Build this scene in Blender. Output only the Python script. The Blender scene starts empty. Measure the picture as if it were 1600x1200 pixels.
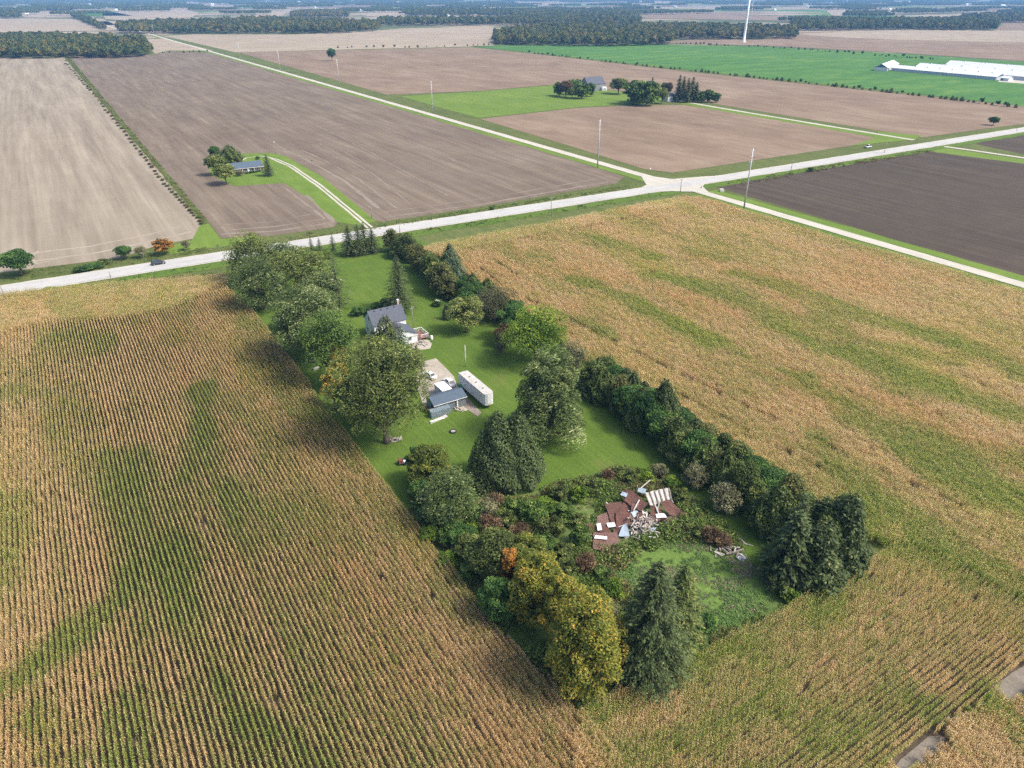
import bpy, math, random
import numpy as np
from mathutils import Vector, Matrix, Euler

# ------------------------------------------------------------------ camera, world, sun, exposure
scene = bpy.context.scene
CAM_H, PITCH, FOCAL = 86.0, math.radians(28.65), 1120.0
cam_data = bpy.data.cameras.new("camera")
cam_data.sensor_width = 36.0
cam_data.lens = FOCAL / 1600.0 * 36.0
cam_data.clip_start = 1.0
cam_data.clip_end = 60000.0
cam = bpy.data.objects.new("camera", cam_data)
cam.location = (0, 0, CAM_H)
cam.rotation_euler = (math.pi / 2 - PITCH, 0, 0)
scene.collection.objects.link(cam)
scene.camera = cam

SUN_ELEV, SUN_AZ = math.radians(50), math.radians(-16)      # azimuth measured from +X, towards +Y
sun_dir = Vector((math.cos(SUN_ELEV) * math.cos(SUN_AZ), math.cos(SUN_ELEV) * math.sin(SUN_AZ), math.sin(SUN_ELEV)))
world = bpy.data.worlds.new("World")
scene.world = world
world.use_nodes = True
wn = world.node_tree
wn.nodes.clear()
sky = wn.nodes.new("ShaderNodeTexSky")
sky.sky_type = 'NISHITA'
sky.sun_disc = False
sky.sun_elevation = SUN_ELEV
sky.sun_rotation = math.atan2(sun_dir.x, sun_dir.y)
sky.altitude = 300
sky.air_density = 1.0
sky.dust_density = 5.0
sky.ozone_density = 1.0
bg = wn.nodes.new("ShaderNodeBackground")
bg.inputs[1].default_value = 0.15
wo = wn.nodes.new("ShaderNodeOutputWorld")
wn.links.new(sky.outputs[0], bg.inputs[0])
wn.links.new(bg.outputs[0], wo.inputs[0])
sl = bpy.data.lights.new("sun", 'SUN')
sl.energy = 2.5
sl.angle = math.radians(10.0)
sl.color = (1.0, 0.94, 0.85)
so = bpy.data.objects.new("sun", sl)
so.rotation_euler = (-sun_dir).to_track_quat('-Z', 'Y').to_euler()
so.location = (200, -50, 300)
scene.collection.objects.link(so)
scene.view_settings.view_transform = 'Standard'
scene.view_settings.look = 'None'
scene.view_settings.exposure = 0.9
scene.view_settings.gamma = 1.0
scene.view_settings.use_curve_mapping = False
scene.cycles.max_bounces = 5
scene.cycles.diffuse_bounces = 2
scene.cycles.glossy_bounces = 2
scene.cycles.transmission_bounces = 3
scene.cycles.transparent_max_bounces = 6
scene.cycles.volume_bounces = 0
scene.cycles.use_denoising = False
scene.cycles.use_adaptive_sampling = False

COL = scene.collection
rng = np.random.default_rng(7)
R = random.Random(11)

# ------------------------------------------------------------------ survey: photograph points to ground points
CP, SP = math.cos(PITCH), math.sin(PITCH)
def G(px, py, z=0.0):
    v = 600.0 - py; u = px - 800.0
    fwd = FOCAL * CP + v * SP
    dn = FOCAL * SP - v * CP
    s = (CAM_H - z) / dn
    return Vector((u * s, fwd * s, z))
def GG(pts, z=0.0):
    return [G(p[0], p[1], z) for p in pts]
def zat(Y, py):
    v = 600.0 - py
    return CAM_H - (FOCAL * SP - v * CP) / (FOCAL * CP + v * SP) * Y
def mpp(Y, z=0.0):          # metres per photograph pixel at ground distance Y
    return (Y * CP + (CAM_H - z) * SP) / FOCAL
YAW = math.radians(31.68)
A = Vector((math.cos(YAW), math.sin(YAW), 0))      # direction of the main road
B = Vector((-math.sin(YAW), math.cos(YAW), 0))     # direction of the side road and the rows
def ab(p): return (p.x * A.x + p.y * A.y, p.x * B.x + p.y * B.y)
def un(a, b, z=0.0): return Vector((a * A.x + b * B.x, a * A.y + b * B.y, z))

def vnoise(x, y, seed=0):
    x = np.asarray(x, float); y = np.asarray(y, float)
    r = np.random.default_rng(seed).random((256, 256))
    xi = np.floor(x).astype(int); yi = np.floor(y).astype(int)
    fx = x - xi; fy = y - yi
    fx = fx * fx * (3 - 2 * fx); fy = fy * fy * (3 - 2 * fy)
    g = lambda i, j: r[(xi + i) % 256, (yi + j) % 256]
    return (g(0, 0) * (1 - fx) + g(1, 0) * fx) * (1 - fy) + (g(0, 1) * (1 - fx) + g(1, 1) * fx) * fy
def inpoly(x, y, poly):
    x = np.asarray(x); y = np.asarray(y)
    c = np.zeros(x.shape, bool); n = len(poly)
    for i in range(n):
        x1, y1 = poly[i][0], poly[i][1]; x2, y2 = poly[(i + 1) % n][0], poly[(i + 1) % n][1]
        if y1 == y2: continue
        k = (y1 > y) != (y2 > y)
        c ^= k & (x < (x2 - x1) * (y - y1) / (y2 - y1) + x1)
    return c
def distline(x, y, pts):
    d = np.full(np.shape(x), 1e9)
    for i in range(len(pts) - 1):
        ax, ay = pts[i][0], pts[i][1]; bx, by = pts[i + 1][0], pts[i + 1][1]
        vx, vy = bx - ax, by - ay
        t = np.clip(((x - ax) * vx + (y - ay) * vy) / (vx * vx + vy * vy + 1e-9), 0, 1)
        d = np.minimum(d, np.hypot(x - ax - t * vx, y - ay - t * vy))
    return d

# ------------------------------------------------------------------ materials
def N(nt, typ, **kw):
    n = nt.nodes.new(typ)
    for k, v in kw.items():
        if k.startswith('i_'):
            n.inputs[k[2:].replace('_', ' ')].default_value = v
        else:
            setattr(n, k, v)
    return n
def new_mat(name):
    m = bpy.data.materials.new(name); m.use_nodes = True
    nt = m.node_tree; nt.nodes.clear()
    out = nt.nodes.new("ShaderNodeOutputMaterial")
    return m, nt, out
def pbsdf(nt, out, rough=0.8, metal=0.0, spec=0.3):
    p = nt.nodes.new("ShaderNodeBsdfPrincipled")
    p.inputs['Roughness'].default_value = rough
    p.inputs['Metallic'].default_value = metal
    p.inputs['Specular IOR Level'].default_value = spec
    nt.links.new(p.outputs[0], out.inputs[0])
    return p
def rgba(c): return (c[0], c[1], c[2], 1.0)
def ramp(nt, fac, stops):
    r = nt.nodes.new("ShaderNodeValToRGB")
    el = r.color_ramp.elements
    el[0].position = stops[0][0]; el[0].color = rgba(stops[0][1])
    el[1].position = stops[-1][0]; el[1].color = rgba(stops[-1][1])
    for s in stops[1:-1]:
        e = el.new(s[0]); e.color = rgba(s[1])
    nt.links.new(fac, r.inputs[0])
    return r.outputs[0]
def mixc(nt, fac, a, b, mode='MIX'):
    m = nt.nodes.new("ShaderNodeMix"); m.data_type = 'RGBA'; m.blend_type = mode
    for sock, val in ((m.inputs[0], fac), (m.inputs[6], a), (m.inputs[7], b)):
        if isinstance(val, (int, float)): sock.default_value = val
        elif isinstance(val, tuple): sock.default_value = rgba(val)
        else: nt.links.new(val, sock)
    return m.outputs[2]
def noise(nt, coord, scale, detail=3.0, rough=0.55, distortion=0.0):
    n = nt.nodes.new("ShaderNodeTexNoise")
    n.inputs['Scale'].default_value = scale; n.inputs['Detail'].default_value = detail
    n.inputs['Roughness'].default_value = rough; n.inputs['Distortion'].default_value = distortion
    nt.links.new(coord, n.inputs['Vector'])
    return n.outputs[0]
def pos(nt, rot=0.0, scale=(1, 1, 1)):
    g = nt.nodes.new("ShaderNodeNewGeometry")
    m = nt.nodes.new("ShaderNodeMapping"); m.vector_type = 'POINT'
    # rotate world so that local x runs along A and y along B, then scale
    m.inputs['Rotation'].default_value = (0, 0, rot)
    m2 = nt.nodes.new("ShaderNodeVectorMath"); m2.operation = 'MULTIPLY'
    m2.inputs[1].default_value = scale
    nt.links.new(g.outputs['Position'], m.inputs['Vector'])
    nt.links.new(m.outputs[0], m2.inputs[0])
    return m2.outputs[0]
def mathn(nt, op, a, b=0.0, clamp=False):
    m = nt.nodes.new("ShaderNodeMath"); m.operation = op; m.use_clamp = clamp
    for sock, val in ((m.inputs[0], a), (m.inputs[1], b)):
        if isinstance(val, (int, float)): sock.default_value = val
        else: nt.links.new(val, sock)
    return m.outputs[0]

def ground_mat(name, stops, big=0.02, mid=0.25, fine=3.0, streak=None, streak_amt=0.5, fine_amt=0.35, rough=0.95, rot=-YAW, spots=None, bump=0.0, gain=2.8):
    """stops: colour ramp over a blend of large, middle and fine noise; streak=(across,along) scales in the row frame"""
    m, nt, out = new_mat(name)
    p = pbsdf(nt, out, rough, spec=0.1)
    c = pos(nt, rot)
    f = mathn(nt, 'MULTIPLY', noise(nt, c, big, 4, 0.6), 1.0)
    f2 = noise(nt, c, mid, 4, 0.6)
    f3 = noise(nt, c, fine, 3, 0.65)
    v = mathn(nt, 'ADD', mathn(nt, 'MULTIPLY', f, 0.55), mathn(nt, 'MULTIPLY', f2, 0.45))
    if streak:
        s = pos(nt, rot, (streak[0], streak[1], 0.0))
        fs = noise(nt, s, 1.0, 3, 0.6)
        v = mathn(nt, 'ADD', mathn(nt, 'MULTIPLY', v, 1 - streak_amt), mathn(nt, 'MULTIPLY', fs, streak_amt))
        s2 = pos(nt, rot, (streak[0] * 4.3, streak[1] * 2.0, 0.0))
        fs2 = noise(nt, s2, 1.0, 2, 0.6)
        v = mathn(nt, 'ADD', mathn(nt, 'MULTIPLY', v, 0.78), mathn(nt, 'MULTIPLY', fs2, 0.22))
    v = mathn(nt, 'ADD', mathn(nt, 'MULTIPLY', v, 1 - fine_amt), mathn(nt, 'MULTIPLY', f3, fine_amt))
    v = mathn(nt, 'ADD', mathn(nt, 'MULTIPLY', mathn(nt, 'SUBTRACT', v, 0.5), gain), 0.5, True)
    col = ramp(nt, v, stops)
    if spots:
        sn = noise(nt, pos(nt, rot, spots[3]), 1.0, 3, 0.6)
        sm = mathn(nt, 'MULTIPLY', mathn(nt, 'SUBTRACT', sn, spots[1]), spots[2], True)
        col = mixc(nt, sm, col, spots[0])
    nt.links.new(col, p.inputs['Base Color'])
    if bump:
        b = nt.nodes.new("ShaderNodeBump"); b.inputs['Strength'].default_value = bump; b.inputs['Distance'].default_value = 0.15
        nt.links.new(f3, b.inputs['Height']); nt.links.new(b.outputs[0], p.inputs['Normal'])
    return m

def plain_mat(name, col, rough=0.6, metal=0.0, var=0.15, scale=1.5, dirt=None, dirt_amt=0.0, spec=0.4, rib=None):
    m, nt, out = new_mat(name)
    p = pbsdf(nt, out, rough, metal, spec)
    tc = nt.nodes.new("ShaderNodeTexCoord")
    n = noise(nt, tc.outputs['Object'], scale, 5, 0.65)
    lo = tuple(c * (1 - var) for c in col); hi = tuple(min(1, c * (1 + var)) for c in col)
    c = ramp(nt, n, [(0.3, lo), (0.7, hi)])
    if dirt:
        n2 = noise(nt, tc.outputs['Object'], scale * 0.6, 6, 0.7)
        f = mathn(nt, 'MULTIPLY', mathn(nt, 'SUBTRACT', n2, 0.5 - dirt_amt * 0.3), 3.5 * dirt_amt, True)
        c = mixc(nt, f, c, dirt)
    if rib:
        mp = nt.nodes.new("ShaderNodeMapping"); mp.inputs['Scale'].default_value = rib
        nt.links.new(tc.outputs['Object'], mp.inputs[0])
        w = nt.nodes.new("ShaderNodeTexWave"); w.bands_direction = 'X'; w.inputs['Scale'].default_value = 1.0
        w.inputs['Distortion'].default_value = 0.0
        nt.links.new(mp.outputs[0], w.inputs[0])
        b = nt.nodes.new("ShaderNodeBump"); b.inputs['Distance'].default_value = 0.04; b.inputs['Strength'].default_value = 0.8
        nt.links.new(w.outputs[1], b.inputs['Height']); nt.links.new(b.outputs[0], p.inputs['Normal'])
        c = mixc(nt, mathn(nt, 'MULTIPLY', w.outputs[1], 0.16), c, tuple(x * 0.4 for x in col))
    nt.links.new(c, p.inputs['Base Color'])
    return m

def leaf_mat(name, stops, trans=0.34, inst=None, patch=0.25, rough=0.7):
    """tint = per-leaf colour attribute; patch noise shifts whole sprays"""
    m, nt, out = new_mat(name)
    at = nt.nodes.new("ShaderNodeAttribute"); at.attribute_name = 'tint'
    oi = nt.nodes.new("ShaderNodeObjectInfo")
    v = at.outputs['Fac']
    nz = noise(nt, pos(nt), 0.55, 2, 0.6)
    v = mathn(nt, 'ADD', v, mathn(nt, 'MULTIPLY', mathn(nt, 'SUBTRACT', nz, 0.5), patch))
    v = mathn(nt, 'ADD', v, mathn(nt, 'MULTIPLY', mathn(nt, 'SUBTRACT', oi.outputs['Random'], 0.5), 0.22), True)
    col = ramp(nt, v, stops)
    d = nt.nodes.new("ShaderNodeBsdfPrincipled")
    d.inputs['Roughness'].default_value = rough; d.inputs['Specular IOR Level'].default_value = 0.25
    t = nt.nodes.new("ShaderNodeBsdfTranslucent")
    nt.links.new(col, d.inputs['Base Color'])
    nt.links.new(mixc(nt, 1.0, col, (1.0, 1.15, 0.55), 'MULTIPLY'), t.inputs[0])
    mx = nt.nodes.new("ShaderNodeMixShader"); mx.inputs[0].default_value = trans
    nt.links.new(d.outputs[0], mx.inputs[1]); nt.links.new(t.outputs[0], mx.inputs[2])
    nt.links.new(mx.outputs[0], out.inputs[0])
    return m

def tuft_mat(name, a_stops, b_stops, trans=0.25, hue=False):
    """leaf tint from the mesh, a/b blend from the instance attribute 'mixv', brightness from 'val'"""
    m, nt, out = new_mat(name)
    at = nt.nodes.new("ShaderNodeAttribute"); at.attribute_name = 'tint'
    ai = nt.nodes.new("ShaderNodeAttribute"); ai.attribute_name = 'mixv'; ai.attribute_type = 'INSTANCER'
    t = at.outputs['Fac']
    ca = ramp(nt, t, a_stops); cb = ramp(nt, t, b_stops)
    # leaves turn one by one: a leaf is of the second kind when its own number is under the patch value
    h = mathn(nt, 'FRACT', mathn(nt, 'MULTIPLY', t, 17.31))
    f = mathn(nt, 'ADD', mathn(nt, 'MULTIPLY', mathn(nt, 'SUBTRACT', ai.outputs['Fac'], h), 5.0), 0.5, True)
    col = mixc(nt, f, ca, cb)
    if hue:
        hn = noise(nt, pos(nt, -YAW, (.05, .018, 0)), 1.0, 4, 0.6)
        hc = ramp(nt, hn, [(.30, (1.05, .95, .84)), (.5, (1.0, 1.0, .94)), (.70, (1.02, 1.05, .80))])
        col = mixc(nt, 1.0, col, hc, 'MULTIPLY')
    d = nt.nodes.new("ShaderNodeBsdfPrincipled")
    d.inputs['Roughness'].default_value = 0.75; d.inputs['Specular IOR Level'].default_value = 0.2
    tr = nt.nodes.new("ShaderNodeBsdfTranslucent")
    nt.links.new(col, d.inputs['Base Color']); nt.links.new(col, tr.inputs[0])
    mx = nt.nodes.new("ShaderNodeMixShader"); mx.inputs[0].default_value = trans
    nt.links.new(d.outputs[0], mx.inputs[1]); nt.links.new(tr.outputs[0], mx.inputs[2])
    nt.links.new(mx.outputs[0], out.inputs[0])
    return m

# ------------------------------------------------------------------ mesh helpers
def tag(o, label=None, cat=None, group=None, kind=None):
    if label: o['label'] = label
    if cat: o['category'] = cat
    if group: o['group'] = group
    if kind: o['kind'] = kind
    return o
def np_mesh(name, verts, faces_quads=None, mats=(), tint=None, matidx=None, tris=None, smooth=False):
    me = bpy.data.meshes.new(name)
    verts = np.asarray(verts, np.float32)
    me.vertices.add(len(verts)); me.vertices.foreach_set('co', verts.ravel())
    f = np.asarray(faces_quads if faces_quads is not None else tris, np.int32)
    k = f.shape[1]
    me.loops.add(f.size); me.loops.foreach_set('vertex_index', f.ravel())
    me.polygons.add(len(f))
    me.polygons.foreach_set('loop_start', np.arange(0, f.size, k, dtype=np.int32))
    me.polygons.foreach_set('loop_total', np.full(len(f), k, np.int32))
    for m in mats: me.materials.append(m)
    if matidx is not None: me.polygons.foreach_set('material_index', np.asarray(matidx, np.int32))
    me.update(calc_edges=True)
    if tint is not None:
        a = me.attributes.new('tint', 'FLOAT', 'FACE'); a.data.foreach_set('value', np.asarray(tint, np.float32))
    if smooth: me.polygons.foreach_set('use_smooth', np.ones(len(f), bool))
    return me
def link(name, me, parent=None, loc=(0, 0, 0), rot=(0, 0, 0), scale=(1, 1, 1)):
    o = bpy.data.objects.new(name, me); COL.objects.link(o)
    o.location = loc; o.rotation_euler = rot; o.scale = scale
    if parent: o.parent = parent
    return o
def empty(name, loc, rz=0.0, label=None, cat=None, group=None, scale=(1, 1, 1)):
    o = link(name, None, None, loc, (0, 0, rz), scale)
    o.empty_display_size = 0.5
    return tag(o, label, cat, group)
def copy_tree(o, loc=None, rz=None, scale=None, label=None, group=None, parent=None):
    c = o.copy(); COL.objects.link(c)
    if parent: c.parent = parent
    if loc is not None: c.location = loc
    if rz is not None: c.rotation_euler = (0, 0, rz)
    if scale is not None: c.scale = scale
    if label: c['label'] = label
    if group: c['group'] = group
    for ch in list(o.children): copy_tree(ch, parent=c)
    return c
class MB:
    """collects boxes, prisms, tubes; build() makes one mesh object"""
    def __init__(s): s.v = []; s.f = []
    def face(s, pts):
        b = len(s.v); s.v += [tuple(p) for p in pts]; s.f.append(list(range(b, b + len(pts)))); return s
    def solid(s, vs, fs):
        b = len(s.v); s.v += [tuple(p) for p in vs]; s.f += [[b + i for i in f] for f in fs]; return s
    def box(s, x0, x1, y0, y1, z0, z1):
        return s.solid([(x0, y0, z0), (x1, y0, z0), (x1, y1, z0), (x0, y1, z0), (x0, y0, z1), (x1, y0, z1), (x1, y1, z1), (x0, y1, z1)],
                       [(3, 2, 1, 0), (4, 5, 6, 7), (0, 1, 5, 4), (1, 2, 6, 5), (2, 3, 7, 6), (3, 0, 4, 7)])
    def slab(s, pts, t):
        """thick sheet over a 3D polygon, t thick along its normal"""
        p = [Vector(q) for q in pts]; n = (p[1] - p[0]).cross(p[2] - p[0]).normalized() * t
        k = len(p); vs = p + [q - n for q in p]
        fs = [tuple(range(k)), tuple(reversed(range(k, 2 * k)))] + [(i, i + k, (i + 1) % k + k, (i + 1) % k) for i in range(k)]
        return s.solid(vs, fs)
    def beam(s, a, b, w=0.1, h=None):
        a = Vector(a); b = Vector(b); d = (b - a).normalized(); h = h or w
        up = Vector((0, 0, 1)) if abs(d.z) < 0.95 else Vector((1, 0, 0))
        x = d.cross(up).normalized() * w / 2; y = x.cross(d).normalized() * h / 2
        vs = [a - x - y, a + x - y, a + x + y, a - x + y, b - x - y, b + x - y, b + x + y, b - x + y]
        return s.solid(vs, [(0, 1, 2, 3), (7, 6, 5, 4), (0, 4, 5, 1), (1, 5, 6, 2), (2, 6, 7, 3), (3, 7, 4, 0)])
    def tube(s, pts, rad, n=8, cap=True):
        P = [Vector(p) for p in pts]; b = len(s.v)
        for i, p in enumerate(P):
            d = (P[min(i + 1, len(P) - 1)] - P[max(i - 1, 0)]).normalized()
            up = Vector((0, 0, 1)) if abs(d.z) < 0.9 else Vector((1, 0, 0))
            x = d.cross(up).normalized(); y = x.cross(d).normalized()
            r = rad[i] if isinstance(rad, (list, tuple)) else rad
            for k in range(n):
                t = 2 * math.pi * k / n
                s.v.append(tuple(p + x * math.cos(t) * r + y * math.sin(t) * r))
        for i in range(len(P) - 1):
            for k in range(n):
                s.f.append([b + i * n + k, b + (i + 1) * n + k, b + (i + 1) * n + (k + 1) % n, b + i * n + (k + 1) % n])
        if cap:
            s.f.append([b + k for k in range(n)]); s.f.append([b + (len(P) - 1) * n + k for k in reversed(range(n))])
        return s
    def lathe(s, prof, n=16, c=(0, 0, 0)):
        b = len(s.v)
        for r, z in prof:
            for k in range(n):
                t = 2 * math.pi * k / n; s.v.append((c[0] + r * math.cos(t), c[1] + r * math.sin(t), c[2] + z))
        for i in range(len(prof) - 1):
            for k in range(n):
                s.f.append([b + i * n + k, b + i * n + (k + 1) % n, b + (i + 1) * n + (k + 1) % n, b + (i + 1) * n + k])
        s.f.append([b + (len(prof) - 1) * n + k for k in range(n)])
        s.f.append([b + k for k in reversed(range(n))])
        return s
    def mesh(s, name, mat, smooth=False):
        me = bpy.data.meshes.new(name); me.from_pydata(s.v, [], s.f); me.materials.append(mat)
        if smooth: me.polygons.foreach_set('use_smooth', [True] * len(me.polygons))
        me.update(); return me
    def build(s, name, mat, parent=None, smooth=False, **kw):
        return link(name, s.mesh(name, mat, smooth), parent, **kw)

def sheet(name, pts, z, mat, kind='structure', tri=True):
    """flat ground polygon, (fan-safe via bmesh ngon), laid at height z"""
    me = bpy.data.meshes.new(name)
    me.from_pydata([(p[0], p[1], z) for p in pts], [], [list(range(len(pts)))])
    me.materials.append(mat); me.update()
    if me.polygons[0].normal.z < 0: me.flip_normals()
    o = link(name, me)
    o['kind'] = kind
    return o
def strip(name, pts, w, z, mat, kind='structure', jitter=0.0, thick=0.0):
    """ribbon of width w along ground points"""
    P = [Vector((p[0], p[1], 0)) for p in pts]
    if jitter:
        Q = []
        for i in range(len(P) - 1):
            n = max(1, int((P[i + 1] - P[i]).length / 6))
            Q += [P[i].lerp(P[i + 1], k / n) for k in range(n)]
        P = Q + [P[-1]]
    vs, fs = [], []
    for i, p in enumerate(P):
        d = (P[min(i + 1, len(P) - 1)] - P[max(i - 1, 0)]).normalized(); s = Vector((-d.y, d.x, 0))
        wl = w / 2 + R.uniform(-jitter, jitter); wr = w / 2 + R.uniform(-jitter, jitter)
        vs += [tuple(p + s * wl + Vector((0, 0, z))), tuple(p - s * wr + Vector((0, 0, z)))]
    for i in range(len(P) - 1):
        fs.append([2 * i, 2 * i + 1, 2 * i + 3, 2 * i + 2])
    me = bpy.data.meshes.new(name); me.from_pydata(vs, [], fs); me.materials.append(mat); me.update()
    if me.polygons[0].normal.z < 0: me.flip_normals()
    o = link(name, me); o['kind'] = kind
    return o

def instancer(name, points, protos, rotz, scale, mixv, idx=None, kind='stuff', tilt=None):
    """one object whose geometry nodes scatter the proto meshes on points"""
    me = bpy.data.meshes.new(name)
    n = len(points)
    me.vertices.add(n); me.vertices.foreach_set('co', np.asarray(points, np.float32).ravel())
    rot = np.zeros((n, 3), np.float32); rot[:, 2] = rotz
    if tilt is not None: rot[:, 0] = tilt
    a = me.attributes.new('rot', 'FLOAT_VECTOR', 'POINT'); a.data.foreach_set('vector', rot.ravel())
    sc = np.asarray(scale, np.float32)
    if sc.ndim == 1: sc = np.stack([sc, sc, sc], 1)
    a = me.attributes.new('scl', 'FLOAT_VECTOR', 'POINT'); a.data.foreach_set('vector', sc.ravel())
    a = me.attributes.new('mixv', 'FLOAT', 'POINT'); a.data.foreach_set('value', np.asarray(mixv, np.float32))
    a = me.attributes.new('pick', 'INT', 'POINT')
    if idx is None: idx = rng.integers(0, len(protos), n)
    a.data.foreach_set('value', np.asarray(idx, np.int32))
    me.update()
    o = link(name, me); o['kind'] = kind
    src = bpy.data.collections.new(name + "_kinds")
    for i, pm in enumerate(protos):
        po = bpy.data.objects.new("%s_kind_%02d" % (name, i), pm); src.objects.link(po)
    ng = bpy.data.node_groups.new(name + "_nodes", 'GeometryNodeTree')
    ng.interface.new_socket('Geometry', in_out='INPUT', socket_type='NodeSocketGeometry')
    ng.interface.new_socket('Geometry', in_out='OUTPUT', socket_type='NodeSocketGeometry')
    gi = ng.nodes.new('NodeGroupInput'); go = ng.nodes.new('NodeGroupOutput')
    ci = ng.nodes.new('GeometryNodeCollectionInfo'); ci.inputs['Collection'].default_value = src
    ci.inputs['Separate Children'].default_value = True; ci.inputs['Reset Children'].default_value = True
    ip = ng.nodes.new('GeometryNodeInstanceOnPoints'); ip.inputs['Pick Instance'].default_value = True
    def attr(nm, dt):
        x = ng.nodes.new('GeometryNodeInputNamedAttribute'); x.data_type = dt; x.inputs['Name'].default_value = nm
        return x.outputs[0]
    e2r = ng.nodes.new('FunctionNodeEulerToRotation')
    ng.links.new(attr('rot', 'FLOAT_VECTOR'), e2r.inputs[0])
    ng.links.new(gi.outputs[0], ip.inputs['Points'])
    ng.links.new(ci.outputs[0], ip.inputs['Instance'])
    ng.links.new(attr('pick', 'INT'), ip.inputs['Instance Index'])
    ng.links.new(e2r.outputs[0], ip.inputs['Rotation'])
    ng.links.new(attr('scl', 'FLOAT_VECTOR'), ip.inputs['Scale'])
    ng.links.new(ip.outputs[0], go.inputs[0])
    md = o.modifiers.new("scatter", 'NODES'); md.node_group = ng
    return o

# leaf quads from centre, normal, size: a diamond-ish four-cornered leaf spray
def quads(pos_, nrm, along, ln, wd):
    nrm = nrm / (np.linalg.norm(nrm, axis=1, keepdims=True) + 1e-9)
    t = along - nrm * np.sum(along * nrm, 1, keepdims=True)
    t /= (np.linalg.norm(t, axis=1, keepdims=True) + 1e-9)
    s = np.cross(nrm, t)
    ln = np.asarray(ln)[:, None]; wd = np.asarray(wd)[:, None]
    v = np.stack([pos_ - t * ln * .5, pos_ + s * wd * .5 - t * ln * .08, pos_ + t * ln * .5, pos_ - s * wd * .5 - t * ln * .08], 1)
    n = len(pos_)
    return v.reshape(-1, 3), np.arange(n * 4).reshape(-1, 4)
def rdir(n, g):
    d = g.normal(size=(n, 3)); return d / np.linalg.norm(d, axis=1, keepdims=True)
# ------------------------------------------------------------------ ground materials
M = {}
M['verge'] = ground_mat('verge_grass', [(0.1, (0.046, 0.062, 0.019)), (0.45, (0.078, 0.101, 0.027)), (0.7, (0.127, 0.138, 0.047)), (0.95, (0.218, 0.198, 0.095))], 0.03, 0.35, 2.5, streak=(0.5, 0.05), streak_amt=.35, bump=.5)
M['lawn'] = ground_mat('lawn_grass', [(0.02, (0.039, 0.071, 0.012)), (0.35, (0.064, 0.112, 0.017)), (0.6, (0.090, 0.142, 0.022)), (0.95, (0.158, 0.191, 0.044))], 0.035, 0.16, 2.2, streak=(1.1, 0.05), streak_amt=.35, bump=.4, spots=((.135, .125, .045), .60, 3.0, (.09, .07, 0)))
M['lime'] = ground_mat('bright_grass', [(0.1, (0.072, 0.118, 0.019)), (0.5, (0.107, 0.167, 0.026)), (0.9, (0.181, 0.224, 0.049))], 0.02, 0.1, 1.5, streak=(0.25, 0.02), streak_amt=.4)
M['green_field'] = ground_mat('alfalfa', [(0.1, (0.042, 0.106, 0.025)), (0.5, (0.059, 0.146, 0.031)), (0.9, (0.126, 0.202, 0.041))], 0.006, 0.03, 0.6, streak=(0.012, 0.05), streak_amt=.5, fine_amt=.15)
M['tilled'] = ground_mat('tilled_soil', [(0.05, (0.091, 0.068, 0.049)), (0.4, (0.134, 0.103, 0.076)), (0.7, (0.177, 0.141, 0.103)), (0.98, (0.268, 0.221, 0.165))], 0.012, 0.08, 1.5, streak=(0.16, 0.010), streak_amt=.55, fine_amt=.14, spots=((.12, .095, .076), .56, 4.0, (.02, .012, 0)))
M['tilled_far'] = ground_mat('tilled_soil_reddish', [(0.05, (0.128, 0.089, 0.061)), (0.5, (0.190, 0.136, 0.094)), (0.95, (0.265, 0.205, 0.145))], 0.006, 0.05, 0.8, streak=(0.03, 0.012), streak_amt=.5, fine_amt=.15, spots=((.44, .37, .28), .70, 6.0, (0.006, 0.02, 0)))
M['dark_soil'] = ground_mat('dark_tilled_soil', [(0.1, (0.041, 0.032, 0.024)), (0.5, (0.066, 0.051, 0.038)), (0.8, (0.091, 0.073, 0.053)), (0.95, (0.174, 0.140, 0.099))], 0.01, 0.1, 1.6, streak=(0.45, 0.006), streak_amt=.55, fine_amt=.18)
M['stubble'] = ground_mat('pale_stubble', [(0.05, (0.151, 0.123, 0.090)), (0.5, (0.232, 0.195, 0.145)), (0.95, (0.325, 0.279, 0.212))], 0.008, 0.06, 1.5, streak=(0.11, 0.006), streak_amt=.72, fine_amt=.12)
M['tan_far'] = ground_mat('tan_stubble', [(0.05, (0.210, 0.168, 0.121)), (0.5, (0.277, 0.226, 0.164)), (0.95, (0.353, 0.295, 0.218))], 0.004, 0.02, 0.5, streak=(0.01, 0.03), streak_amt=.5, fine_amt=.1)
M['road'] = ground_mat('worn_asphalt', [(0.02, (0.24, 0.235, 0.222)), (0.5, (0.37, 0.365, 0.345)), (0.98, (0.47, 0.46, 0.43))], 0.05, 0.3, 4.0, streak=(0.05, 0.9), streak_amt=.5, fine_amt=.2)
M['gravel_road'] = ground_mat('gravel_road', [(0.1, (0.300, 0.279, 0.230)), (0.5, (0.400, 0.377, 0.317)), (0.9, (0.500, 0.475, 0.405))], 0.05, 0.3, 4.0, streak=(0.7, 0.03), streak_amt=.5, fine_amt=.25)
M['pad'] = ground_mat('gravel_pad', [(0.1, (0.200, 0.171, 0.133)), (0.5, (0.340, 0.304, 0.248)), (0.9, (0.460, 0.421, 0.354))], 0.1, 0.5, 5.0, fine_amt=.4, bump=.5)
M['corn_soil'] = ground_mat('corn_soil', [(0.1, (.040, .032, .022)), (0.5, (.075, .058, .040)), (0.9, (.12, .095, .062))], 0.05, 0.4, 3.0, fine_amt=.3)
M['bare_strip'] = ground_mat('bare_dry_soil', [(0.1, (0.122, 0.105, 0.085)), (0.5, (0.180, 0.158, 0.129)), (0.9, (0.245, 0.217, 0.184))], 0.05, 0.4, 3.0, streak=(2.6, 0.08), streak_amt=.6)
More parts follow.
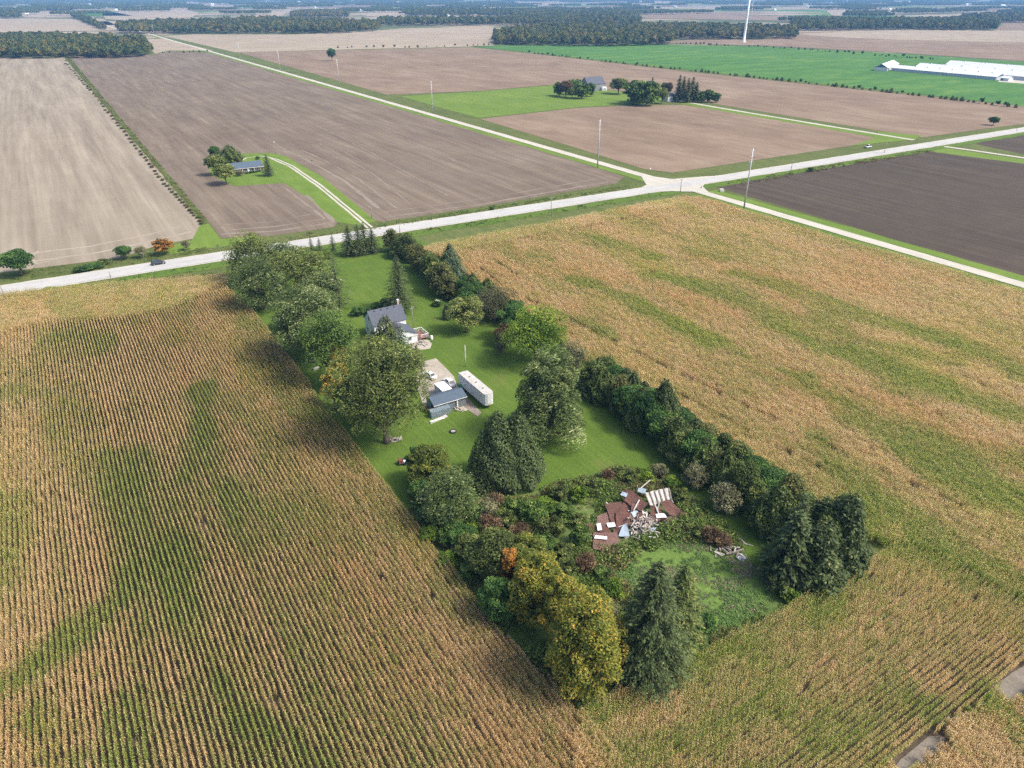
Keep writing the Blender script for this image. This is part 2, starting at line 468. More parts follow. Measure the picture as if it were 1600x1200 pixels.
M['rough'] = ground_mat('rough_weedy_ground', [(0.1, (0.039, 0.054, 0.019)), (0.4, (0.072, 0.115, 0.030)), (0.65, (0.111, 0.149, 0.043)), (0.95, (0.247, 0.223, 0.114))], 0.08, 0.5, 2.5, fine_amt=.3, bump=.8)
M['long_grass'] = ground_mat('long_bright_grass', [(0.05, (0.058, 0.101, 0.022)), (0.5, (0.097, 0.157, 0.034)), (0.85, (0.144, 0.207, 0.050)), (1, (0.265, 0.297, 0.130))], 0.08, 0.4, 1.6, streak=(0.5, 1.2), streak_amt=.4, bump=.8)
M['mud'] = ground_mat('muddy_track', [(0.1, (.10, .08, .06)), (0.5, (.19, .155, .125)), (0.9, (.36, .32, .27))], 0.1, 0.5, 4.0, fine_amt=.35)
M['country'] = ground_mat('far_farmland', [(0.1, (.05, .075, .03)), (0.42, (.09, .11, .05)), (0.58, (.24, .20, .14)), (0.95, (.38, .32, .24))], 0.0012, 0.006, 0.05, streak=(0.002, 0.0035), streak_amt=.6, fine_amt=.1)

# ------------------------------------------------------------------ the ground and its fields
gnd = sheet('ground', [(-13000, -400), (13000, -400), (13000, 13500), (-13000, 13500)], -0.06, M['country'])
near_ring = [un(-330, 20), un(420, 20), un(420, 1500), un(-330, 1500)]
sheet('meadow', GG([(-700, 2200), (2300, 2200), (3200, 190), (1700, 100), (600, 60), (-500, 62)]), -0.02, M['verge'])
# left stubble field and the tilled field round the bungalow
sheet('stubble_field', GG([(-420, 90), (101, 89), (315, 347), (312, 371), (244, 384), (188, 403), (0, 426), (-420, 490)]), 0.02, M['stubble'])
sheet('tilled_field', GG([(108, 88), (245, 85), (262, 80), (335, 83), (452, 116), (640, 172), (800, 221), (975, 276), (962, 287), (800, 315),
       (700, 331), (600, 347), (585, 344), (500, 276), (445, 246), (425, 241), (345, 243), (326, 252), (328, 268), (366, 288), (442, 283), (470, 300), (528, 347),
       (520, 355), (430, 368), (345, 372), (325, 348)]), 0.02, M['tilled'])
sheet('tilled_field', GG([(222, 62), (255, 60), (334, 79), (262, 79), (243, 84), (238, 80)]), 0.06, M['tan_far'])
sheet('pale_field', GG([(256, 56), (300, 54), (450, 54), (598, 47), (640, 44), (770, 42), (778, 60), (770, 72), (560, 77), (368, 82)]), 0.10, M['tan_far'])
sheet('brown_field', GG([(372, 82), (560, 78), (735, 74), (860, 87), (1100, 115), (1400, 146), (1640, 170), (1700, 178), (1600, 194), (1540, 201), (1440, 215), (1120, 163),
       (1060, 150), (1010, 146), (870, 132), (750, 142), (604, 148), (500, 118)]), 0.06, M['tilled_far'])
sheet('bright_meadow', GG([(625, 151), (750, 143), (870, 133), (1010, 148), (1060, 158), (975, 164), (900, 168), (748, 185)]), 0.09, M['lime'])
sheet('brown_field', GG([(750, 186), (900, 169), (975, 165), (1068, 164), (1372, 213), (1368, 222), (1050, 270), (1005, 264), (900, 231)]), 0.06, M['tilled_far'])
sheet('green_field', GG([(735, 72), (1000, 69), (1190, 73), (1400, 84), (1640, 100), (1800, 112), (1700, 178), (1400, 143), (1100, 112), (900, 90)]), 0.10, M['green_field'])
sheet('brown_field', GG([(1010, 67), (1100, 61), (1190, 62), (1240, 50), (1400, 48), (1556, 47), (1570, 36), (1900, 40), (2000, 112), (1640, 98), (1400, 82), (1190, 71)]), 0.08, M['tilled_far'])
sheet('dark_field_band', GG([(1242, 53), (1400, 46), (1600, 48), (1800, 50), (1750, 68), (1560, 66), (1400, 62), (1300, 58)]), 0.16, M['tan_far'])
sheet('dark_field', GG([(1118, 292), (1240, 268), (1462, 236), (1600, 254), (1900, 295), (2300, 430), (2300, 620), (1700, 462), (1600, 433), (1170, 307)]), 0.02, M['dark_soil'])
sheet('dark_field', GG([(1510, 222), (1600, 207), (1800, 178), (2200, 200), (2300, 300), (1600, 241)]), 0.02, M['dark_soil'])
sheet('field_edge', GG([(1440, 228), (1474, 231), (1600, 249), (1900, 290), (1900, 297), (1600, 256), (1462, 238)]), 0.03, M['lime'])
# bungalow lawn and driveway verge
sheet('bungalow_lawn', GG([(326, 249), (345, 241), (424, 239), (446, 244), (502, 275), (588, 346), (560, 352), (528, 347), (470, 302), (443, 286), (366, 291), (328, 272)]), 0.03, M['lime'])
sheet('fence_verge', GG([(99, 88), (107, 88), (327, 348), (345, 372), (345, 392), (300, 392), (244, 386), (312, 371), (315, 347)]), 0.04, M['verge'])
sheet('grass_corner', GG([(312, 352), (326, 350), (345, 374), (400, 368), (400, 392), (250, 402), (250, 388), (300, 376)]), 0.05, M['lime'])
# the home property
prop_px = [(352, 420), (470, 395), (560, 385), (600, 372), (640, 362), (1010, 305), (1030, 320), (680, 380), (930, 560), (1160, 690), (1400, 850), (1380, 868), (1180, 985), (918, 1112),
           (885, 1095), (740, 930), (560, 700), (440, 540), (385, 462)]
sheet('lawn', GG([(345, 425), (470, 393), (640, 364), (1340, 820), (1130, 860), (1060, 770), (980, 738), (800, 790), (690, 860), (640, 800), (540, 690), (430, 540)]), 0.02, M['lawn'])
sheet('rough_ground', GG([(640, 745), (735, 778), (800, 778), (900, 748), (960, 730), (1030, 735), (1075, 775), (1130, 820), (1190, 880), (1260, 930), (918, 1116), (880, 1098), (735, 930), (640, 800)]), 0.05, M['rough'])
sheet('long_grass', GG([(985, 872), (1040, 850), (1100, 848), (1150, 880), (1185, 915), (1215, 925), (1160, 965), (1080, 985), (1040, 960), (960, 905)]), 0.09, M['long_grass'])
sheet('mown_strip', GG([(1035, 736), (1075, 740), (1200, 815), (1225, 850), (1200, 905), (1180, 880), (1130, 820), (1075, 775)]), 0.085, M['lawn'])
sheet('gravel_pad', GG([(653, 567), (681, 560), (693, 571), (709, 588), (716, 606), (724, 622), (733, 640), (722, 644), (706, 626), (690, 640), (664, 640), (650, 600)]), 0.05, M['pad'])
sheet('muddy_track', GG([(724, 620), (735, 626), (752, 645), (747, 651), (738, 646), (726, 636)]), 0.08, M['mud'])
sheet('rubble_patch', GG([(640, 538), (652, 530), (668, 531), (675, 537), (672, 545), (655, 547), (643, 544)]), 0.06, M['pad'])
sheet('corn_ground', GG([(-700, 560), (0, 476), (150, 462), (335, 446), (385, 475), (560, 705), (760, 962), (892, 1104), (918, 1116), (1395, 862), (1230, 770), (1000, 620), (860, 520), (668, 388),
       (860, 352), (1062, 312), (1600, 459), (2400, 690), (2400, 2600), (-700, 2600)]), 0.0, M['corn_soil'])
for q in ([(1388, 1212), (1406, 1188), (1452, 1150), (1478, 1152), (1472, 1166), (1425, 1208)], [(1552, 1074), (1580, 1052), (1640, 1018), (1660, 1040), (1585, 1096), (1570, 1092)]):
    sheet('bare_strip', GG(q), 0.06, M['bare_strip'])

# paler swaths where the implements turned
M['swath'] = ground_mat('dry_swath_soil', [(0.05, (.13, .105, .082)), (0.5, (.20, .165, .13)), (0.95, (.29, .245, .20))], 0.03, 0.15, 1.5, streak=(0.3, 0.02), streak_amt=.4)
M['swath_pale'] = ground_mat('dry_swath_stubble', [(0.05, (.19, .16, .12)), (0.5, (.28, .24, .185)), (0.95, (.36, .31, .245))], 0.03, 0.15, 1.5)
for k, (q, w_) in enumerate((([(345, 366), (430, 361), (523, 347), (478, 305)], 1.6), ([(352, 360), (430, 354), (508, 342), (470, 312), (446, 294), (410, 294)], 1.0), ([(335, 352), (420, 347), (485, 335)], .8),
        ([(600, 340), (760, 318), (950, 284)], 1.4), ([(598, 332), (760, 310), (930, 280)], .9), ([(592, 326), (540, 284), (500, 262), (466, 243), (440, 236), (400, 236)], 1.5), ([(620, 326), (560, 280), (510, 252), (470, 234)], .9),
        ([(640, 318), (580, 270), (500, 225)], .7), ([(700, 306), (560, 228), (430, 165)], .7), ([(800, 292), (640, 220), (480, 150)], .6), ([(560, 250), (420, 170), (330, 120)], .6))):
    strip('dry_swath', GG(q), w_, 0.034 + .004 * k, M['swath'], jitter=w_ * .4)
for k, (q, w_) in enumerate((([(-20, 417), (140, 397), (235, 377), (300, 362)], 2.2), ([(-20, 404), (140, 385), (230, 367), (290, 352)], 1.2), ([(60, 392), (46, 404), (60, 412), (90, 405)], 1.0))):
    strip('dry_swath', GG(q), w_, 0.034 + .004 * k, M['swath_pale'], jitter=w_ * .4)

# ------------------------------------------------------------------ roads
c0 = G(180, 426.5); c1 = G(1060, 289.5); c2 = G(1600, 202.5)
main_pts = [c1 + (c0 - c1) * (1 + k) * 0.5 for k in (5, 3, 1)] + [c0.lerp(c1, t) for t in (0.3, 0.6)] + [c1, c2, c1 + (c2 - c1) * 3.0, c1 + (c2 - c1) * 9]
strip('road_shoulder', main_pts, 11.4, 0.10, M['gravel_road'], jitter=0.25)
strip('road', main_pts, 9.0, 0.16, M['road'])
d0 = G(240, 55); d1 = G(1060, 290); d2 = G(1600, 446)
side_pts = [d0 + (d0 - d1) * 0.9, d0, d0.lerp(d1, .5), d1, d2, d1 + (d2 - d1) * 3]
strip('side_road', side_pts, 6.0, 0.13, M['gravel_road'], jitter=0.15)
# flared corners of the crossing
sheet('road_corner', GG([(985, 302), (1010, 289), (1000, 273), (975, 264), (1015, 275), (1050, 280), (1100, 276), (1140, 274), (1102, 286), (1098, 292), (1112, 305), (1085, 300), (1050, 299)]), 0.145, M['gravel_road'])
for k in (-1, 1):       # worn centre line kept faint on the sun-bleached road
    pass
# driveways
dw = GG([(578, 356), (552, 334), (500, 291), (455, 260), (432, 250), (420, 246), (408, 244), (385, 247), (378, 251)])
for s_ in (-0.95, 0.95):
    q = [p + Vector((A.x * s_, A.y * s_, 0)) for p in dw[:5]] + dw[5:]
    strip('driveway_track', q, 1.15, 0.09 + 0.01 * s_, M['gravel_road'], jitter=0.12)
strip('farm_driveway', GG([(1428, 219), (1300, 198), (1120, 168), (1075, 160), (1062, 158)]), 4.2, 0.12, M['gravel_road'], jitter=0.2)
strip('driveway_verge', GG([(1410, 219), (1300, 200), (1120, 170), (1070, 161)]), 13.0, 0.10, M['lime'], jitter=1.2)
sheet('field_corner', GG([(1330, 228), (1375, 213), (1370, 205), (1440, 212), (1430, 218)]), 0.11, M['lime'])
strip('side_lane', GG([(1476, 229), (1600, 247), (1900, 291)]), 4.0, 0.12, M['gravel_road'], jitter=0.2)
# verges brighter than the fields, along both sides of the side road and the main road
for s_ in (-1, 1):
    strip('side_verge', [p + A * s_ * 6.2 for p in side_pts[1:4]], 6.0, 0.045, M['lime' if s_ < 0 else 'verge'], jitter=.8)
    strip('side_verge', [p + A * s_ * 6.4 for p in [d1 + (d2 - d1) * .1] + side_pts[4:]], 6.2, 0.05, M['lime' if s_ > 0 else 'lawn'], jitter=.6)
    strip('main_verge', [p + B * s_ * 9.0 for p in main_pts[2:8]], 7.0, 0.055, M['lawn' if s_ < 0 else 'verge'], jitter=1.0)

# ------------------------------------------------------------------ far farmland blocks
FAR_COLS = [M['tan_far'], M['tan_far'], M['tilled_far'], M['green_field'], M['stubble'], M['tan_far'], M['lime']]
fr = random.Random(5)
wood_blocks = []
fields_by = {}
a0, b0 = -6500, 1250
for i in range(48):
    for j in range(46):
        la, lb = 330, 260
        aa = a0 + i * la; bb = b0 + j * lb
        c = un(aa + la / 2, bb + lb / 2)
        if c.y < 1500 or abs(c.x) > 0.80 * c.y + 300 or c.y > 12500: continue
        # keep clear of the fields drawn from the photograph
        pyv = 600 - FOCAL * math.tan(PITCH - math.atan2(CAM_H, c.y))
        pxv = 800 + c.x * FOCAL / (c.y * CP + CAM_H * SP)
        lim = 24 if pxv < 620 else (24 if pxv < 1240 else 36)
        if pyv > lim: continue
        r = fr.random()
        if r < (0.42 if pyv > 8 else 0.5):
            wood_blocks.append((aa + fr.uniform(0, 60), bb + fr.uniform(0, 150), la * fr.uniform(.5, 1.1), lb * fr.uniform(.25, .55)))
        if r > 0.28:
            m = FAR_COLS[fr.randrange(len(FAR_COLS))]
            q = [un(aa + 6, bb + 6), un(aa + la - 6, bb + 6), un(aa + la - 6, bb + lb - 6), un(aa + 6, bb + lb - 6)]
            fields_by.setdefault(m.name, (m, MB()))[1].face([(p.x, p.y, 0.5) for p in q])
for nm, (m, mb) in fields_by.items():
    o = mb.build('far_fields', m); o['kind'] = 'structure'
for q, mt in (([(690, 20), (760, 24), (830, 27), (800, 32), (640, 31), (560, 24), (600, 14), (665, 12)], 'tan_far'),
              ([(980, 24), (1090, 20), (1200, 25), (1330, 27), (1230, 33), (1010, 29)], 'tilled_far'),
              ([(1288, 14), (1372, 13), (1370, 24), (1300, 25)], 'tan_far'), ([(800, 40), (862, 40), (842, 48), (800, 47)], 'tilled_far'),
              ([(160, 22), (230, 12), (270, 10), (310, 20), (300, 28), (200, 33), (165, 30)], 'tan_far'), ([(118, 17), (167, 17), (208, 25), (130, 25)], 'green_field'),
              ([(150, 34), (250, 32), (262, 38), (150, 40)], 'tan_far'), ([(20, 17), (112, 18), (128, 26), (40, 28)], 'tan_far'),
              ([(400, 20), (450, 18), (440, 26), (400, 28)], 'tan_far'), ([(590, 30), (1000, 30), (1000, 26), (590, 27)], 'lime'),
              ([(-40, 30), (160, 30), (200, 48), (-40, 52)], 'tan_far')):
    sheet('far_field', GG(q), 0.9, M[mt])
strip('far_road', GG([(190, 48), (170, 42), (140, 30), (112, 18), (100, 12)]), 8, 1.2, M['gravel_road'])
# ------------------------------------------------------------------ corn
def corn_tile(seed, length=1.52, dens=1.0):
    g = np.random.default_rng(seed)
    P, Nn, Al, L, W, T = [], [], [], [], [], []
    y = 0.08
    while y < length:
        px_ = g.normal(0, .035); py_ = y + g.normal(0, .03); H = g.uniform(1.95, 2.45)
        base_t = g.random()
        nl = g.integers(8, 11)
        az = g.uniform(0, 6.28)
        for k in range(nl):
            az += math.pi + g.normal(0, .5)
            z = 0.45 + (H - .6) * (k + .5) / nl
            ln = g.uniform(.34, .52) * (1.0 if k < nl - 2 else .7)
            dx, dy = math.cos(az), math.sin(az)
            rise = g.uniform(.05, .2); drop = g.uniform(.02, .35)
            t = float(np.clip(base_t * .45 + g.random() * .55, 0, .999))
            for (u0, u1, z0, z1) in ((0.0, .5, 0, rise), (.5, 1.0, rise, rise - drop)):
                c = np.array([px_ + dx * ln * (u0 + u1) / 2, py_ + dy * ln * (u0 + u1) / 2, z + (z0 + z1) / 2])
                al = np.array([dx * ln * .5, dy * ln * .5, z1 - z0])
                sl_ = np.linalg.norm(al)
                nn = np.cross(al, np.array([-dy, dx, 0]))
                if nn[2] < 0: nn = -nn
                P.append(c); Nn.append(nn); Al.append(al); L.append(sl_ * 1.25); W.append(.125 if u0 == 0 else .095); T.append(t)
        # stalk and tassel
        for k in range(2):
            a = g.uniform(0, 6.28)
            P.append([px_, py_, H * .5]); Nn.append([math.cos(a), math.sin(a), 0]); Al.append([0, 0, 1]); L.append(H); W.append(.05); T.append(.7)
        for k in range(2):
            a = g.uniform(0, 6.28); d = np.array([math.cos(a) * .35, math.sin(a) * .35, 1.0])
            P.append(np.array([px_, py_, H]) + d * .13); Nn.append(np.cross(d, [0.3, 1, 0])); Al.append(d); L.append(.32); W.append(.06); T.append(.93)
        y += g.uniform(.15, .20) / dens
    P = [np.array(p, float) - np.array([0, length / 2, 0]) for p in P]
    v, f = quads(np.array(P, float), np.array(Nn, float), np.array(Al, float), L, W)
    return v, f, np.array(T)
dry = [(0.0, (.20, .125, .055)), (0.3, (.44, .295, .140)), (0.6, (.63, .455, .235)), (0.85, (.79, .63, .37)), (1.0, (.86, .75, .52))]
grn = [(0.0, (.065, .12, .028)), (0.35, (.15, .225, .045)), (0.65, (.29, .345, .070)), (0.9, (.54, .50, .16)), (1.0, (.75, .65, .36))]
corn_m = tuft_mat('corn_leaves', dry, grn, 0.42, hue=True)
tiles = []
for s_ in range(6):
    v, f, t = corn_tile(100 + s_)
    tiles.append(np_mesh('corn_row_piece', v, f, (corn_m,), t))

left_poly = GG([(-260, 498), (0, 476), (150, 461), (330, 444), (352, 448), (392, 478), (470, 583), (562, 702), (660, 828), (762, 960), (892, 1102), (918, 1116), (1010, 1250), (-400, 1250)], 1.0)
left_head = GG([(-260, 530), (0, 523), (80, 502), (190, 497), (260, 484), (300, 470), (345, 446), (352, 446), (360, 430), (0, 460), (-260, 480)], 1.0)
right_poly = GG([(668, 386), (860, 350), (1062, 309), (1090, 309), (1600, 458), (1760, 503), (1760, 1250), (880, 1250), (905, 1110), (1180, 975), (1395, 857), (1345, 835), (1120, 705), (1000, 625), (868, 527), (760, 450)], 1.0)
right_A = GG([(900, 1112), (1180, 975), (1395, 852), (1425, 850), (1520, 898), (1680, 985), (1640, 1030), (1560, 1078), (1380, 1200), (1250, 1300), (985, 1300), (930, 1180)], 1.0)
right_head = GG([(640, 392), (1062, 309), (1078, 320), (690, 400)], 1.0)
bare = [GG([(1380, 1212), (1402, 1184), (1452, 1142), (1482, 1150), (1476, 1168), (1425, 1212)], .5), GG([(1552, 1074), (1580, 1052), (1640, 1018), (1660, 1040), (1585, 1096), (1570, 1092)], .5)]

def rows(polyA, dirn, skip=None, step=1.5, pitch=.785):
    """candidate row pieces in polygon; dirn 'A' or 'B'"""
    pts = [ab(p) for p in polyA]
    amin, amax = min(p[0] for p in pts), max(p[0] for p in pts); bmin, bmax = min(p[1] for p in pts), max(p[1] for p in pts)
    if dirn == 'B':
        a = np.arange(amin, amax, pitch); b = np.arange(bmin, bmax, step)
    else:
        a = np.arange(amin, amax, step); b = np.arange(bmin, bmax, pitch)
    AA, BB = np.meshgrid(a, b, indexing='ij')
    if dirn == 'B': BB = BB + rng.uniform(0, step, len(a))[:, None]
    else: AA = AA + rng.uniform(0, step, len(b))[None, :]
    AA = AA.ravel(); BB = BB.ravel()
    # rows wander slightly, as drilled
    w = (vnoise(AA * .02, BB * .03, 3) - .5) * .9
    if dirn == 'B': AA2, BB2 = AA + w, BB
    else: AA2, BB2 = AA, BB + w
    return AA2, BB2
AX, AY, BX, BY = A.x, A.y, B.x, B.y
def toxy(a, b): return a * AX + b * BX, a * AY + b * BY

# green patches, painted along lines surveyed on the photograph: (points, half width m, strength)
gp_left = [([(318, 600), (312, 645), (305, 700), (285, 745)], 2.6, .95), ([(318, 700), (345, 760), (385, 800), (410, 850)], 4.5, .6),
           ([(190, 720), (210, 790), (235, 840), (240, 890)], 6, .65), ([(260, 860), (200, 915), (110, 985), (20, 1050), (-60, 1095)], 3.2, .9),
           ([(300, 880), (250, 940), (300, 1000)], 4, .6), ([(95, 520), (160, 525), (150, 550)], 4, .45), ([(0, 610), (60, 610)], 5, .55), ([(360, 470), (400, 510)], 4, .4),
           ([(265, 505), (270, 530)], 3, .5), ([(380, 1080), (440, 1160), (480, 1210)], 2.4, .6), ([(60, 1110), (90, 1190)], 3, .7), ([(180, 1090), (200, 1200)], 2.5, .6), ([(300, 985), (380, 1120)], 2, .5),
           ([(100, 600), (120, 700), (170, 780)], 5, .35), ([(420, 560), (440, 600), (520, 680)], 4, .35), ([(350, 620), (420, 700), (500, 800), (560, 900)], 3, .25),
           ([(0, 780), (0, 900)], 5, .5), ([(500, 640), (640, 830), (760, 980), (850, 1080)], 2.2, .3)]
gp_right = [([(830, 398), (860, 404)], 3, .7), ([(940, 372), (975, 385), (1020, 398)], 4, .7), ([(900, 435), (950, 452), (1000, 474), (1060, 506), (1120, 535)], 4.0, .9),
            ([(930, 330), (970, 335)], 3, .5), ([(1090, 394), (1125, 404)], 5, .85), ([(1160, 428), (1220, 445), (1260, 462), (1300, 478), (1370, 500), (1450, 520), (1540, 550), (1610, 580)], 6, .85),
            ([(1030, 430), (1090, 445), (1170, 475), (1230, 510), (1300, 545), (1370, 560), (1430, 590), (1520, 620), (1600, 650)], 5.5, .75),
            ([(1350, 560), (1400, 590), (1460, 610)], 7, .8), ([(1000, 480), (1060, 505), (1130, 535), (1190, 570), (1250, 585)], 3.5, .7), ([(1180, 580), (1300, 620), (1360, 640)], 3, .6),
            ([(1350, 650), (1420, 680), (1480, 720), (1540, 750), (1620, 790)], 8, .95), ([(1420, 690), (1500, 700), (1600, 720)], 6, .6), ([(870, 490), (920, 500), (960, 520)], 3, .6),
            ([(1280, 690), (1330, 735), (1400, 790), (1470, 850), (1560, 900), (1620, 930)], 4.0, .75), ([(1340, 800), (1380, 840), (1450, 860), (1500, 890)], 4, .9), ([(1340, 780), (1370, 810)], 4, .8),
            ([(860, 520), (900, 545), (960, 570)], 2.5, .5), ([(1290, 500), (1340, 530), (1480, 560)], 4, .6), ([(920, 1115), (1050, 1060), (1180, 985), (1300, 930)], 2.5, .7),
            ([(1160, 1010), (1260, 970), (1340, 900)], 3, .6), ([(960, 1180), (1100, 1140), (1200, 1100)], 3, .55), ([(1180, 1200), (1300, 1150), (1420, 1080)], 3, .6), ([(1440, 1100), (1560, 1080)], 2, .7), ([(1560, 1100), (1600, 1140)], 2, .6),
            ([(1200, 720), (1260, 760), (1320, 800)], 1.5, .4)]
def patchval(x, y, strokes, base, seed):
    a = x * AX + y * AY; b = x * BX + y * BY
    g = base + (vnoise(a * .06, b * .016, seed) - .5) * .55 + (vnoise(a * .25, b * .09, seed + 1) - .5) * .45 + (vnoise(a * .9, b * .5, seed + 2) - .5) * .30
    brk = np.clip(.45 + 1.1 * vnoise(a * .22, b * .055, seed + 5), .5, 1.2)
    wob = (vnoise(x * .12, y * .12, seed + 3) - .5) * 5
    for pts, hw, s_ in strokes:
        d = distline(x, y, GG(pts, 2.0)) + wob
        g = np.maximum(g, 0) + s_ * brk * np.clip(1.45 - d / (hw * .85), 0, 1) * (1 - np.clip(g, 0, 1) * .6)
    return np.clip(g, 0, 1)
cams = []
def collect(polys_in, polys_out, dirn, strokes, base, seed, gaps=True):
    a, b = rows(polys_in, dirn)
    x, y = toxy(a, b)
    k = inpoly(x, y, polys_in)
    for p in polys_out: k &= ~inpoly(x, y, p)
    # only what lies within (or a step beside) the view
    dpt = y * CP + CAM_H * SP
    u = x / dpt * FOCAL; vv = (y * SP - CAM_H * CP) / dpt * FOCAL
    k &= (np.abs(u) < 900) & (vv > -720)
    a, b, x, y = a[k], b[k], x[k], y[k]
    thin = vnoise(a * .30, b * .22, seed + 9) * .65 + vnoise(a * .9, b * .7, seed + 10) * .35
    keep = thin > .11
    if gaps:
        for (q, w) in gaplines:
            keep &= ~((distline(x, y, q) < w) & (vnoise(b * .12, a * .1, 44) > .34))
    a, b, x, y = a[keep], b[keep], x[keep], y[keep]
    g = patchval(x, y, strokes, base, seed)
    return x, y, g, (math.atan2(B.y, B.x) - math.pi / 2 if dirn == 'B' else math.atan2(A.y, A.x) - math.pi / 2)
gaplines = [(GG([(750, 425), (800, 462), (1263, 690), (1500, 800)], 0), .55), (GG([(980, 580), (1180, 688), (1330, 766)], 0), .5), (GG([(315, 825), (325, 830)], 0), .8), (GG([(160, 838), (200, 838)], 0), .4), (GG([(770, 410), (830, 452)], 0), .42),
            (GG([(808, 381), (850, 373)], 0), .8), (GG([(893, 365), (932, 357)], 0), .9), (GG([(968, 349), (1003, 343)], 0), .8), (GG([(1038, 336), (1060, 334)], 0), .9),
            (GG([(1002, 434), (1020, 430)], 0), .8), (GG([(1490, 590), (1580, 630)], 0), .45), (GG([(1314, 635), (1318, 640)], 0), 1.0)]
sets = [collect(left_poly, [left_head], 'B', gp_left, .23, 21),
        collect(left_head, [], 'A', gp_left, .30, 21),
        collect(right_poly, [right_A, right_head] + bare, 'B', gp_right, .04, 31),
        collect(right_A, bare, 'A', gp_right, .30, 41),
        collect(right_head, [], 'A', gp_right, .12, 31)]
names = ['corn_left', 'corn_left', 'corn_right', 'corn_right', 'corn_right']
def build_corn(ids, nm):
    P, Rz, S, Gv = [], [], [], []
    for i in ids:
        x, y, g, rz = sets[i]
        n = len(x)
        jx = rng.normal(0, .045, n); x = x + AX * jx; y = y + AY * jx
        P.append(np.stack([x, y, np.zeros(n)], 1)); Rz.append(rz + rng.integers(0, 2, n) * math.pi + rng.normal(0, .03, n))
        hh = .82 + .24 * vnoise(x * .05, y * .05, 5) + rng.normal(0, .09, n)
        S.append(np.stack([np.full(n, {2: 1.1, 3: .52}.get(i, 1.0)) if i not in (0,) else np.full(n, .66), np.ones(n), hh], 1)); rk = (np.round((x * AX + y * AY) / .785) if i not in (1, 3, 4) else np.round((x * BX + y * BY) / .785)).astype(int); Gv.append(g + rng.normal(0, .12, n) + (np.random.default_rng(5).random(4001)[rk % 4001] - .5) * .28)
    P = np.concatenate(P)
    print('corn pieces', nm, len(P))
    o = instancer(nm, P, tiles, np.concatenate(Rz), np.concatenate(S), np.concatenate(Gv))
    return o
o = build_corn([0, 1], 'corn'); tag(o, 'half-ripe corn standing in close rows left of the farmyard', 'corn crop')
o = build_corn([2, 3, 4], 'corn'); tag(o, 'ripe tan corn with green streaks right of the farmyard', 'corn crop')
# ------------------------------------------------------------------ tree builders
BARK = plain_mat('bark', (.13, .105, .085), .95, var=.4, scale=3, spec=.1)
BARK_PALE = plain_mat('pale_bark', (.30, .27, .24), .95, var=.3, scale=3, spec=.1)
LM = {
 'green': leaf_mat('green_leaves', [(0, (0.032, 0.065, 0.017)), (.35, (0.072, 0.130, 0.026)), (.7, (0.140, 0.216, 0.043)), (1, (0.270, 0.342, 0.091))]),
 'deep': leaf_mat('deep_green_leaves', [(0, (0.025, 0.061, 0.019)), (.4, (0.054, 0.117, 0.026)), (.75, (0.099, 0.187, 0.040)), (1, (0.207, 0.317, 0.083))]),
 'silver': leaf_mat('silver_leaves', [(0, (0.049, 0.077, 0.022)), (.4, (0.118, 0.158, 0.044)), (.7, (0.227, 0.269, 0.099)), (.9, (0.439, 0.481, 0.230)), (1, (0.703, 0.737, 0.436))], .2),
 'olive': leaf_mat('olive_leaves', [(0, (0.050, 0.068, 0.020)), (.35, (0.112, 0.144, 0.036)), (.7, (0.216, 0.252, 0.066)), (1, (0.450, 0.450, 0.165))]),
 'bright': leaf_mat('bright_leaves', [(0, (0.061, 0.113, 0.014)), (.4, (0.120, 0.198, 0.022)), (.75, (0.220, 0.305, 0.034)), (1, (0.410, 0.454, 0.073))]),
 'maple': leaf_mat('turning_maple_leaves', [(0, (.055, .080, .016)), (.35, (.135, .165, .028)), (.65, (.235, .245, .040)), (.87, (.40, .32, .05)), (1, (.66, .36, .08))]),
 'orange': leaf_mat('orange_leaves', [(0, (.16, .09, .02)), (.5, (.44, .20, .04)), (1, (.62, .34, .09))]),
 'yellow': leaf_mat('yellow_leaves', [(0, (0.122, 0.112, 0.015)), (.5, (0.366, 0.266, 0.033)), (1, (0.708, 0.472, 0.077))]),
 'red': leaf_mat('reddish_leaves', [(0, (0.073, 0.047, 0.026)), (.5, (0.159, 0.100, 0.055)), (1, (0.305, 0.212, 0.110))]),
 'grey': leaf_mat('grey_leaves', [(0, (0.074, 0.077, 0.033)), (.5, (0.166, 0.163, 0.077)), (1, (0.390, 0.372, 0.209))], .1),
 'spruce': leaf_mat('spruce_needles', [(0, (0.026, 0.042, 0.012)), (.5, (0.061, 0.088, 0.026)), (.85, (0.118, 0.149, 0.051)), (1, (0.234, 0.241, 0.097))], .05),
 'bluespruce': leaf_mat('bluish_needles', [(0, (0.032, 0.062, 0.032)), (.5, (0.082, 0.131, 0.063)), (1, (0.248, 0.312, 0.169))], .05),
 'cedar': leaf_mat('cedar_sprays', [(0, (0.033, 0.052, 0.012)), (.45, (0.075, 0.107, 0.024)), (.8, (0.136, 0.170, 0.040)), (1, (0.285, 0.257, 0.080))], .1),
 'browncedar': leaf_mat('brownish_cedar_sprays', [(0, (0.047, 0.055, 0.015)), (.45, (0.109, 0.122, 0.032)), (.8, (0.193, 0.185, 0.053)), (1, (0.353, 0.295, 0.100))], .1),
}
for m_ in LM.values(): pass

